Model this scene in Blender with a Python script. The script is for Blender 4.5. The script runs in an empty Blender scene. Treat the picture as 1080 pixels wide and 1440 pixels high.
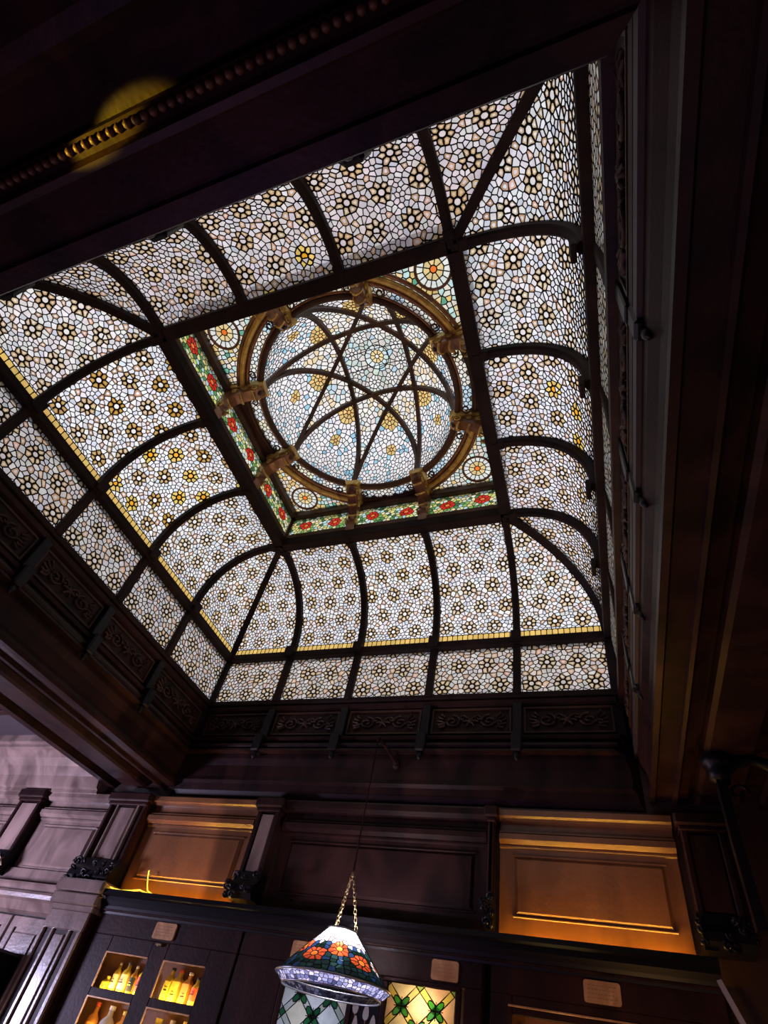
import bpy, math, random
from math import sin, cos, pi, sqrt, radians, atan2, hypot
from mathutils import Vector, Matrix

rnd = random.Random(7)
C = bpy.context.scene.collection
scn = bpy.context.scene

# ------------------------------------------------------------------ camera
# camera axes in the world (columns: right, up, back)
ROT = ((0.93743508, 0.09694103, 0.33439185),
       (0.30431492, -0.6947422, -0.65170984),
       (0.1691387, 0.71269609, -0.68077631))
CAM = (1.6669757, -1.99425208, 1.6)
cd = bpy.data.cameras.new('camera')
cam = bpy.data.objects.new('camera', cd)
C.objects.link(cam)
m4 = Matrix(((ROT[0][0], ROT[0][1], ROT[0][2], CAM[0]),
             (ROT[1][0], ROT[1][1], ROT[1][2], CAM[1]),
             (ROT[2][0], ROT[2][1], ROT[2][2], CAM[2]),
             (0, 0, 0, 1)))
cam.matrix_world = m4
cd.sensor_fit = 'VERTICAL'
cd.sensor_height = 36.0
cd.sensor_width = 27.0
cd.lens = 764.913 / 1440 * 36.0
cd.shift_x = (540 - 532.287) / 1440
cd.shift_y = (828.59 - 720) / 1440
cd.clip_start = 0.02
scn.camera = cam

# ------------------------------------------------------------------ sky, lamps, added fill lights, exposure
scn.view_settings.view_transform = 'Standard'
scn.view_settings.look = 'None'
scn.view_settings.exposure = 0.0
scn.view_settings.gamma = 1.0
scn.view_settings.use_curve_mapping = False
w = bpy.data.worlds.new('overcast_sky')
scn.world = w
w.use_nodes = True
wn = w.node_tree.nodes
wl = w.node_tree.links
bg = wn['Background']
tc = wn.new('ShaderNodeTexCoord')
nz = wn.new('ShaderNodeTexNoise'); nz.inputs['Scale'].default_value = 2.2; nz.inputs['Detail'].default_value = 3
rp = wn.new('ShaderNodeValToRGB')
rp.color_ramp.elements[0].position = 0.3; rp.color_ramp.elements[0].color = (0.86, 0.86, 0.90, 1)
rp.color_ramp.elements[1].position = 0.7; rp.color_ramp.elements[1].color = (1.0, 0.99, 0.98, 1)
wl.new(tc.outputs['Generated'], nz.inputs['Vector'])
wl.new(nz.outputs['Fac'], rp.inputs['Fac'])
wl.new(rp.outputs['Color'], bg.inputs['Color'])
bg.inputs['Strength'].default_value = 1.22


def lamp(name, kind, loc, energy, color, size=0.1, target=None, spot=None, size_y=None):
    d = bpy.data.lights.new(name, kind)
    d.energy = energy
    d.color = color
    if kind == 'AREA':
        d.size = size
        if size_y:
            d.shape = 'RECTANGLE'; d.size_y = size_y
    else:
        d.shadow_soft_size = size
    if spot:
        d.spot_size = radians(spot); d.spot_blend = 0.6
    o = bpy.data.objects.new(name, d)
    C.objects.link(o)
    o.location = loc
    if target:
        v = Vector(target) - Vector(loc)
        o.rotation_euler = v.to_track_quat('-Z', 'Y').to_euler()
    return o


lamp('cool_bar_lamp', 'AREA', (-4.3, 0.3, 1.7), 135, (0.70, 0.64, 1.0), 0.5, (-3.6, 2.0, 2.9))
lamp('warm_left_lamp', 'POINT', (-4.9, 1.0, 1.5), 26, (1.0, 0.5, 0.22), 0.1)
lamp('warm_gilt_fill', 'POINT', (-0.9, 0.2, 1.3), 10, (1.0, 0.60, 0.22), 0.12)  # added fill from below for the gilt, source unseen
lamp('violet_sheen_fill', 'POINT', (-0.1, -0.9, 1.0), 28, (0.60, 0.34, 1.0), 0.15)  # added fill, unseen, for the purple sheen under the left beam
lamp('warm_right_lamp', 'POINT', (1.9, 0.9, 1.5), 14, (1.0, 0.52, 0.16), 0.12)  # warm point light low at the right
lamp('low_beam_fill', 'POINT', (2.2, -1.2, 0.9), 9, (0.9, 0.6, 0.75), 0.12)  # added fill near the floor, brightens beams and rib undersides
lamp('moulding_glow_fill', 'SPOT', (-0.35, -2.10, 2.95), 220, (1.0, 0.72, 0.04), 0.01, (0.55, -2.12, 3.4), 7)  # added unseen spot, makes the yellow glow on the near moulding

# ------------------------------------------------------------------ dimensions
ZR, ZE, ZC = 5.663, 4.8405, 4.2587      # rim of the lantern, foot of the cove, foot of the upright lights
AX, AY = 1.15, 1.0995                   # half sizes of the rim
BX, BY = 1.918, 1.928                   # half sizes of the opening
YW = 2.0                                # far wall
RB = 0.337

# ------------------------------------------------------------------ materials
MATS = {}


def nodes_of(name):
    m = bpy.data.materials.new(name)
    m.use_nodes = True
    return m, m.node_tree.nodes, m.node_tree.links


def wood(name, c1, c2, rough=0.38, metallic=0.0, scale=3.0, bump=0.15, coat=0.3, spec=.5):
    m, n, l = nodes_of(name)
    b = n['Principled BSDF']
    t = n.new('ShaderNodeTexCoord')
    mp = n.new('ShaderNodeMapping'); mp.inputs['Scale'].default_value = (1.0, 1.0, 0.35)
    no = n.new('ShaderNodeTexNoise'); no.inputs['Scale'].default_value = scale; no.inputs['Detail'].default_value = 8
    no.inputs['Distortion'].default_value = 1.2
    r = n.new('ShaderNodeValToRGB')
    r.color_ramp.elements[0].position = 0.35; r.color_ramp.elements[0].color = (*c1, 1)
    r.color_ramp.elements[1].position = 0.68; r.color_ramp.elements[1].color = (*c2, 1)
    n2 = n.new('ShaderNodeTexNoise'); n2.inputs['Scale'].default_value = 45; n2.inputs['Detail'].default_value = 5
    bp = n.new('ShaderNodeBump'); bp.inputs['Strength'].default_value = bump; bp.inputs['Distance'].default_value = 0.01
    l.new(t.outputs['Object'], mp.inputs['Vector']); l.new(mp.outputs['Vector'], no.inputs['Vector'])
    l.new(no.outputs['Fac'], r.inputs['Fac']); l.new(r.outputs['Color'], b.inputs['Base Color'])
    l.new(t.outputs['Object'], n2.inputs['Vector']); l.new(n2.outputs['Fac'], bp.inputs['Height'])
    l.new(bp.outputs['Normal'], b.inputs['Normal'])
    b.inputs['Roughness'].default_value = rough
    b.inputs['Metallic'].default_value = metallic
    b.inputs['Specular IOR Level'].default_value = spec
    b.inputs['Coat Weight'].default_value = coat
    b.inputs['Coat Roughness'].default_value = 0.22
    return m


def plain(name, c, rough=0.5, metallic=0.0, emit=None, strength=0.0, transmission=0.0):
    m, n, l = nodes_of(name)
    b = n['Principled BSDF']
    b.inputs['Base Color'].default_value = (*c, 1)
    b.inputs['Roughness'].default_value = rough
    b.inputs['Metallic'].default_value = metallic
    b.inputs['Specular IOR Level'].default_value = .2 if sum(c) < .03 else .5
    b.inputs['Transmission Weight'].default_value = transmission
    if emit:
        b.inputs['Emission Color'].default_value = (*emit, 1)
        b.inputs['Emission Strength'].default_value = strength
    return m


def glass(name, transl):
    """coloured leaded glass: a tint per piece (vertex colour), part clear and part milky"""
    m, n, l = nodes_of(name)
    n.remove(n['Principled BSDF'])
    out = n['Material Output']
    a = n.new('ShaderNodeAttribute'); a.attribute_name = 'tint'
    tr = n.new('ShaderNodeBsdfTransparent'); tl = n.new('ShaderNodeBsdfTranslucent')
    gl = n.new('ShaderNodeBsdfGlossy'); gl.inputs['Roughness'].default_value = 0.2
    gl.inputs['Color'].default_value = (0.6, 0.6, 0.6, 1)
    t = n.new('ShaderNodeTexCoord')
    no = n.new('ShaderNodeTexNoise'); no.inputs['Scale'].default_value = 22; no.inputs['Detail'].default_value = 3
    r = n.new('ShaderNodeValToRGB')
    r.color_ramp.elements[0].position = 0.3; r.color_ramp.elements[0].color = (0.82, 0.82, 0.82, 1)
    r.color_ramp.elements[1].position = 0.7; r.color_ramp.elements[1].color = (1, 1, 1, 1)
    mx = n.new('ShaderNodeMixRGB'); mx.blend_type = 'MULTIPLY'; mx.inputs[0].default_value = 1
    l.new(t.outputs['Object'], no.inputs['Vector']); l.new(no.outputs['Fac'], r.inputs['Fac'])
    l.new(a.outputs['Color'], mx.inputs[1]); l.new(r.outputs['Color'], mx.inputs[2])
    l.new(mx.outputs['Color'], tr.inputs['Color']); l.new(mx.outputs['Color'], tl.inputs['Color'])
    m1 = n.new('ShaderNodeMixShader'); m1.inputs[0].default_value = transl
    m2 = n.new('ShaderNodeMixShader'); m2.inputs[0].default_value = 0.03
    l.new(tr.outputs[0], m1.inputs[1]); l.new(tl.outputs[0], m1.inputs[2])
    l.new(m1.outputs[0], m2.inputs[1]); l.new(gl.outputs[0], m2.inputs[2])
    l.new(m2.outputs[0], out.inputs['Surface'])
    return m


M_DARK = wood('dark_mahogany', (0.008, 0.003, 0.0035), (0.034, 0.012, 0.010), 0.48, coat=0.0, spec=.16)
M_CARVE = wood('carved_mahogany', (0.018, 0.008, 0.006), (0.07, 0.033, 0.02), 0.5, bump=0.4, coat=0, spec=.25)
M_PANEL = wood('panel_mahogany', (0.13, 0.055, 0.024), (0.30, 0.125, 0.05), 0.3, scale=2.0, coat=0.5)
M_RIB = wood('painted_iron_rib', (0.010, 0.005, 0.005), (0.026, 0.012, 0.009), 0.7, coat=0.0, spec=.15)
M_RIM = wood('rim_wood', (0.04, 0.017, 0.010), (0.11, 0.048, 0.026), 0.5, coat=0.0, spec=.3)
M_GILT = wood('gilt_wood', (0.45, 0.24, 0.05), (0.95, 0.66, 0.16), 0.32, metallic=0.35, scale=9, bump=0.5)
M_GILT2 = wood('red_gilt_wood', (0.16, 0.06, 0.03), (0.36, 0.16, 0.07), 0.3, metallic=0.3, scale=9)
M_BLACK = plain('black_carving', (0.006, 0.005, 0.007), 0.4)
M_LEAD = plain('lead_came', (0.010, 0.009, 0.009), 0.5, 0.2)
M_GLASS = glass('stained_glass', 0.5)
M_MILK = glass('milky_stained_glass', 0.75)
M_BRASS = wood('brass_plaque', (0.42, 0.22, 0.10), (0.70, 0.40, 0.20), 0.35, metallic=0.25, scale=12)
M_AMBER = plain('amber_strip', (0.9, 0.5, 0.1), 0.4, emit=(1.0, 0.50, 0.06), strength=85)
M_YELLOWCABLE = plain('yellow_cable', (0.9, 0.7, 0.1), 0.4, emit=(1.0, 0.72, 0.06), strength=1.6)
M_WALL = wood('wall_board', (0.02, 0.010, 0.008), (0.05, 0.024, 0.018), 0.45)
M_PALE_LIT = wood('pale_lit_wood', (0.10, 0.068, 0.056), (0.27, 0.19, 0.16), 0.28, scale=4, coat=0.6)  # paler, greyer wood: cool light of the left bay put into its colour
M_CHAIN = plain('brass_chain', (0.5, 0.38, 0.2), 0.3, 0.9)
M_FLOOR = wood('floor_boards', (0.03, 0.015, 0.008), (0.08, 0.04, 0.02), 0.4)
M_PLASTER = plain('dark_ceiling_paint', (0.03, 0.022, 0.026), 0.6)

# ------------------------------------------------------------------ mesh helpers


def link(name, me, mat, parent=None):
    o = bpy.data.objects.new(name, me)
    C.objects.link(o)
    if mat is not None and len(me.materials) == 0:
        me.materials.append(mat)
    if parent is not None:
        o.parent = parent
    return o


class MB:
    def __init__(self):
        self.v = []; self.f = []; self.c = []; self.smooth = []

    def add(self, vs, fs, col=None, sm=False):
        b = len(self.v)
        self.v += [tuple(p) for p in vs]
        for f in fs:
            self.f.append([b + i for i in f]); self.c.append(col); self.smooth.append(sm)
        return self

    def box(self, x0, x1, y0, y1, z0, z1):
        vs = [(x0, y0, z0), (x1, y0, z0), (x1, y1, z0), (x0, y1, z0), (x0, y0, z1), (x1, y0, z1), (x1, y1, z1), (x0, y1, z1)]
        return self.add(vs, [(0, 3, 2, 1), (4, 5, 6, 7), (0, 1, 5, 4), (1, 2, 6, 5), (2, 3, 7, 6), (3, 0, 4, 7)])

    def obox(self, x0, x1, y0, y1, z0, z1, b=0.006):
        """box with chamfered edges"""
        def ring(i, z):
            return [(x0 + i, y0, z), (x1 - i, y0, z), (x1, y0 + i, z), (x1, y1 - i, z), (x1 - i, y1, z), (x0 + i, y1, z), (x0, y1 - i, z), (x0, y0 + i, z)]
        def inner(z):
            return [(x0 + b, y0 + b, z), (x1 - b, y0 + b, z), (x1 - b, y0 + b, z), (x1 - b, y1 - b, z), (x1 - b, y1 - b, z), (x0 + b, y1 - b, z), (x0 + b, y1 - b, z), (x0 + b, y0 + b, z)]
        vs = inner(z0) + ring(b, z0 + b) + ring(b, z1 - b) + inner(z1)
        fs = []
        for k in range(3):
            for i in range(8):
                j = (i + 1) % 8
                fs.append((k * 8 + i, k * 8 + j, k * 8 + 8 + j, k * 8 + 8 + i))
        fs.append(tuple(range(7, -1, -1))); fs.append(tuple(range(24, 32)))
        return self.add(vs, fs)

    def sweep(self, path, prof, closed=False, capped=True, sm=False, up=(0, 0, 1)):
        """prof: list of (a, b) offsets; a along the sideways axis, b along the other normal"""
        P = [Vector(p) for p in path]
        n = len(P); k = len(prof); rings = []
        up = Vector(up)
        for i in range(n):
            if closed:
                t = P[(i + 1) % n] - P[i - 1]
            else:
                t = P[min(i + 1, n - 1)] - P[max(i - 1, 0)]
            t.normalize()
            s = t.cross(up)
            if s.length < 1e-4:
                s = t.cross(Vector((1, 0, 0)))
            s.normalize()
            q = s.cross(t)
            rings.append([P[i] + s * a + q * b for a, b in prof])
        vs = [p for r in rings for p in r]
        fs = []
        for i in range(n if closed else n - 1):
            i2 = (i + 1) % n
            for j in range(k):
                j2 = (j + 1) % k
                fs.append((i * k + j, i2 * k + j, i2 * k + j2, i * k + j2))
        if not closed and capped:
            fs.append(tuple(range(k - 1, -1, -1))); fs.append(tuple((n - 1) * k + j for j in range(k)))
        return self.add(vs, fs, sm=sm)

    def tube(self, path, r, seg=6, closed=False):
        prof = [(r * cos(2 * pi * i / seg), r * sin(2 * pi * i / seg)) for i in range(seg)]
        return self.sweep(path, prof, closed=closed, sm=True)

    def lathe(self, prof, cx, cy, seg=16, z0=0.0):
        vs = []
        for r, z in prof:
            for i in range(seg):
                a = 2 * pi * i / seg
                vs.append((cx + r * cos(a), cy + r * sin(a), z0 + z))
        fs = []
        for k in range(len(prof) - 1):
            for i in range(seg):
                j = (i + 1) % seg
                fs.append((k * seg + i, k * seg + j, (k + 1) * seg + j, (k + 1) * seg + i))
        fs.append(tuple(range(seg - 1, -1, -1))); fs.append(tuple((len(prof) - 1) * seg + i for i in range(seg)))
        return self.add(vs, fs, sm=True)

    def mesh(self, name):
        me = bpy.data.meshes.new(name)
        me.from_pydata(self.v, [], self.f)
        if any(self.smooth):
            me.polygons.foreach_set('use_smooth', self.smooth)
        if any(c is not None for c in self.c):
            at = me.attributes.new('tint', 'FLOAT_COLOR', 'FACE')
            buf = []
            for c in self.c:
                c = c or (0, 0, 0)
                buf += [c[0], c[1], c[2], 1.0]
            at.data.foreach_set('color', buf)
        me.validate()
        me.update()
        return me

    def build(self, name, mat, parent=None):
        return link(name, self.mesh(name), mat, parent)


def empty(name, loc, label=None, cat=None, group=None, kind=None):
    o = bpy.data.objects.new(name, None)
    o.empty_display_size = 0.1
    C.objects.link(o)
    o.location = loc
    return tag(o, label, cat, group, kind)


def tag(o, label=None, cat=None, group=None, kind=None):
    if label: o['label'] = label
    if cat: o['category'] = cat
    if group: o['group'] = group
    if kind: o['kind'] = kind
    return o


def keep(o, parent):
    """parent a part built in world coordinates to its thing without moving it"""
    o.parent = parent
    o.matrix_parent_inverse = Matrix.Translation(-Vector(parent.location))
    return o


# ------------------------------------------------------------------ leaded glass: cells of a plane cut-up
def clip_half(poly, ax, ay, c):
    """keep the side a.x <= c"""
    out = []
    n = len(poly)
    px, py = poly[-1]
    dp = ax * px + ay * py - c
    for x, y in poly:
        d = ax * x + ay * y - c
        if d <= 0:
            if dp > 0:
                t = dp / (dp - d); out.append((px + (x - px) * t, py + (y - py) * t))
            out.append((x, y))
        elif dp <= 0:
            t = dp / (dp - d); out.append((px + (x - px) * t, py + (y - py) * t))
        px, py, dp = x, y, d
    return out


def halfplanes(poly):
    """of a convex counter-clockwise polygon"""
    hs = []
    n = len(poly)
    for i in range(n):
        x0, y0 = poly[i]; x1, y1 = poly[(i + 1) % n]
        ax, ay = (y1 - y0), -(x1 - x0)
        L = hypot(ax, ay)
        if L < 1e-6: continue
        ax /= L; ay /= L
        hs.append((ax, ay, ax * x0 + ay * y0))
    return hs


def voronoi(sites, hs, sp):
    """sites: (x, y, kind); returns list of (poly, centre, kind) clipped by the half planes"""
    grid = {}
    g = sp * 1.6
    for i, s in enumerate(sites):
        grid.setdefault((int(s[0] // g), int(s[1] // g)), []).append(i)
    out = []
    for i, s in enumerate(sites):
        x, y = s[0], s[1]
        gx, gy = int(x // g), int(y // g)
        nb = []
        for a in (-1, 0, 1):
            for b in (-1, 0, 1):
                for j in grid.get((gx + a, gy + b), ()):
                    if j != i:
                        dx = sites[j][0] - x; dy = sites[j][1] - y
                        nb.append((dx * dx + dy * dy, dx, dy))
        nb.sort()
        R = sp * 0.95
        poly = [(x + R * cos(k * pi / 4 + 0.39), y + R * sin(k * pi / 4 + 0.39)) for k in range(8)]
        for d2, dx, dy in nb:
            mr = max((px - x) ** 2 + (py - y) ** 2 for px, py in poly)
            if d2 > 4 * mr: break
            poly = clip_half(poly, dx, dy, dx * (x + dx / 2) + dy * (y + dy / 2))
            if len(poly) < 3: break
        if len(poly) < 3: continue
        for ax, ay, c in hs:
            if ax * x + ay * y - c > -sp * 1.2:
                poly = clip_half(poly, ax, ay, c)
                if len(poly) < 3: break
        if len(poly) < 3: continue
        out.append((poly, s[2]))
    return out


def area_c(poly):
    A = cx = cy = 0
    n = len(poly)
    for i in range(n):
        x0, y0 = poly[i]; x1, y1 = poly[(i + 1) % n]
        c = x0 * y1 - x1 * y0
        A += c; cx += (x0 + x1) * c; cy += (y0 + y1) * c
    if abs(A) < 1e-9: return 0, poly[0]
    return A / 2, (cx / (3 * A), cy / (3 * A))


def leaded(cells, fmap, color, gl, le, lead=0.006, round_=0.35, rise=0.006):
    """each cell becomes one rounded pebble of glass inside a ridge of lead came"""
    for poly, kind in cells:
        A, (cx, cy) = area_c(poly)
        if abs(A) < 4e-5: continue
        # outer ring: corners + midpoints
        n = len(poly)
        # drop tiny edges
        pp = [poly[i] for i in range(n) if hypot(poly[i][0] - poly[i - 1][0], poly[i][1] - poly[i - 1][1]) > 0.0015]
        n = len(pp)
        if n < 3: continue
        outer = []
        inner = []
        rm = sqrt(abs(A) / pi)
        L = lead * (1.6 if kind in ('petal', 'core') else 1.0)
        for i in range(n):
            x0, y0 = pp[i]; x1, y1 = pp[(i + 1) % n]
            mx, my = (x0 + x1) / 2, (y0 + y1) / 2
            for (x, y, corner) in ((x0, y0, True), (mx, my, False)):
                d = hypot(x - cx, y - cy) + 1e-6
                if corner:
                    t = d - L * 1.25
                    t = t - max(0, (t - rm)) * round_
                else:
                    t = d - L
                t = max(t, 0.25 * d)
                outer.append((x, y)); inner.append((cx + (x - cx) / d * t, cy + (y - cy) / d * t))
        k = len(outer)
        b = len(le.v)
        for x, y in outer: le.v.append(fmap(x, y, rise))
        for x, y in inner: le.v.append(fmap(x, y, 0.0))
        for i in range(k):
            j = (i + 1) % k
            le.f.append([b + i, b + j, b + k + j, b + k + i]); le.c.append(None); le.smooth.append(False)
        col = color(kind, cx, cy)
        b = len(gl.v)
        gl.v += [fmap(x, y, 0.0) for x, y in inner]
        if isinstance(col[0], tuple):          # two tones: a rim and a middle
            gl.v += [fmap(cx + (x - cx) * 0.5, cy + (y - cy) * 0.5, 0.0) for x, y in inner]
            for i in range(k):
                j = (i + 1) % k
                gl.f.append([b + i, b + j, b + k + j, b + k + i]); gl.c.append(col[0]); gl.smooth.append(False)
            gl.f.append([b + k + i for i in range(k)]); gl.c.append(col[1]); gl.smooth.append(False)
        else:
            gl.f.append([b + i for i in range(k)]); gl.c.append(col); gl.smooth.append(False)


def jit(c, a=0.1):
    s = 1 + rnd.uniform(-a, a)
    return tuple(max(0, min(1, x * s * (1 + rnd.uniform(-a * .35, a * .35)))) for x in c)


def flower_sites(u0, u1, v0, v1, fs=0.235, pr=0.050, sp=0.0345, np_=7, off=(0.1, 0.09), inside=None):
    S = []
    occ = {}

    def near(x, y, d):
        gx, gy = int(x // 0.05), int(y // 0.05)
        for a in (-1, 0, 1):
            for b in (-1, 0, 1):
                for q in occ.get((gx + a, gy + b), ()):
                    if (q[0] - x) ** 2 + (q[1] - y) ** 2 < d * d: return True
        return False

    def put(x, y, k):
        S.append((x, y, k)); occ.setdefault((int(x // 0.05), int(y // 0.05)), []).append((x, y))
    rows = int((v1 - v0) / (fs * 0.87)) + 2
    idx = 0
    for r in range(-1, rows):
        vv = v0 + off[1] + r * fs * 0.87
        for c in range(-1, int((u1 - u0) / fs) + 2):
            uu = u0 + off[0] + (c + (0.5 if r % 2 else 0)) * fs
            uu += rnd.uniform(-.008, .008); v2 = vv + rnd.uniform(-.008, .008)
            if uu < u0 - .06 or uu > u1 + .06 or v2 < v0 - .06 or v2 > v1 + .06: continue
            idx += 1
            put(uu, v2, ('core', idx))
            a0 = rnd.uniform(0, 6.28)
            for k in range(np_):
                a = a0 + 2 * pi * k / np_
                put(uu + pr * cos(a), v2 + pr * sin(a), ('petal', idx))
            # little ringed dot between two flowers
            for du, dv in ((uu + fs * 0.5, v2), (uu + fs * .25, v2 + fs * .435), (uu - fs * .25, v2 + fs * .435), (uu, v2 + fs * .58)):
                if rnd.random() < .8 and not near(du, dv, 0.03): put(du + rnd.uniform(-.004, .004), dv + rnd.uniform(-.004, .004), ('dot', 0))
    nu = int((u1 - u0) / sp) + 3; nv = int((v1 - v0) / (sp * .87)) + 3
    for j in range(-1, nv):
        for i in range(-1, nu):
            x = u0 + (i + (0.5 if j % 2 else 0)) * sp + rnd.uniform(-.008, .008)
            y = v0 + j * sp * .87 + rnd.uniform(-.008, .008)
            if not near(x, y, sp * 0.76): put(x, y, ('fill', 0))
    return S


def unk(sites):
    return [(s[0], s[1], s[2]) for s in sites]


class Kind(tuple):
    pass


def pebble_color(base, gold=0.5, suns=0.0, cool=0.12, seed=0):
    r2 = random.Random(seed)
    fc = {}

    def f(kind, cx, cy):
        k, idx = kind
        if k in ('petal', 'core'):
            if idx not in fc:
                fc[idx] = (r2.random() < suns, r2.random())
            sun, q = fc[idx]
            if k == 'core':
                if sun: return jit((0.95, 0.42, 0.02), .1)
                return jit(tuple(b * x for b, x in zip(base, (1.0, .97, .93))), .06)
            if sun: return jit((0.85, 0.60, 0.16), .12)
            g = gold * (0.6 + 0.8 * q)
            c = tuple(b * (1 - g) + g * x for b, x in zip(base, (0.58, 0.36, 0.10)))
            rim = tuple(x * y for x, y in zip(c, (0.80, 0.68, 0.46)))
            return (jit(rim, .12), jit(tuple(min(1, x * 1.15) for x in c), .08))
        if k == 'dot':
            return (jit((0.55, 0.33, 0.20), .25), jit(base, .05))
        if k == 'border':
            return jit((0.78, 0.52, 0.15), .12) if idx == 0 else jit((0.62, 0.44, 0.32), .12)
        if r2.random() < cool:
            return jit(tuple(b * x for b, x in zip(base, (0.80, 0.87, 0.95))), .1)
        return jit(base, .13)
    return f


# fix leaded() kinds: kind is (name, idx)
def leaded_k(cells, fmap, color, gl, le, lead=0.006, round_=0.35, rise=0.006):
    fat = [c for c in cells if c[1][0] in ('petal', 'core')]
    thin = [c for c in cells if c[1][0] not in ('petal', 'core')]
    leaded(fat, fmap, color, gl, le, lead * 1.15, 0.75, rise)
    leaded(thin, fmap, color, gl, le, lead * .60, .75, rise)


# ------------------------------------------------------------------ sides of the skylight
# side: 0 far (+y), 1 right (+x), 2 near (-y), 3 left (-x)
def side_pt(s, t, o, z):
    return ((t, o, z), (o, -t, z), (-t, -o, z), (-o, t, z))[s]


def side_dims(s):
    return (AX, AY, BX, BY) if s in (0, 2) else (AY, AX, BY, BX)     # at, ao, bt, bo


NEXP = 2.3
NA = 24
TH = [pi / 2 * i / NA for i in range(NA + 1)]


def ce(th):
    return max(0.0, cos(th)) ** (2 / NEXP), max(0.0, sin(th)) ** (2 / NEXP)


def cove_table(s):
    at, ao, bt, bo = side_dims(s)
    T = []
    L = 0
    prev = None
    for th in TH:
        c, sn = ce(th)
        o = ao + (bo - ao) * c; z = ZE + (ZR - ZE) * sn; t = at + (bt - at) * c
        if prev: L += hypot(o - prev[0], z - prev[1])
        T.append((L, o, z, t)); prev = (o, z)
    return T


def cove_at(T, v):
    if v <= 0: return T[0][1:]
    for i in range(len(T) - 1):
        if v <= T[i + 1][0]:
            f = (v - T[i][0]) / (T[i + 1][0] - T[i][0] + 1e-9)
            return tuple(T[i][k] * (1 - f) + T[i + 1][k] * f for k in (1, 2, 3))
    return T[-1][1:]


def hip_end(T, t):
    for i in range(len(T) - 1):
        if T[i][3] >= t >= T[i + 1][3]:
            f = (T[i][3] - t) / (T[i][3] - T[i + 1][3] + 1e-9)
            return T[i][0] + f * (T[i + 1][0] - T[i][0])
    return T[-1][0]


def cove_map(s, T, n_off=0.0):
    def f(u, v, rise):
        o, z, _ = cove_at(T, v)
        o2, z2, _ = cove_at(T, min(v + .02, T[-1][0])); o1, z1, _ = cove_at(T, max(v - .02, 0))
        dx, dz = o2 - o1, z2 - z1
        L = hypot(dx, dz) + 1e-9
        # normal towards the room: rotate the tangent (dx<0, dz>0) -> (-dz, dx)
        r = rise + n_off
        return side_pt(s, u, o - dz / L * r, z + dx / L * r)
    return f


SIDE = ['far', 'right', 'near', 'left']
cove = empty('skylight', (0, 0, ZE), 'large coved skylight of pebbled white and amber leaded glass between dark curved ribs', 'skylight')
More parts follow.
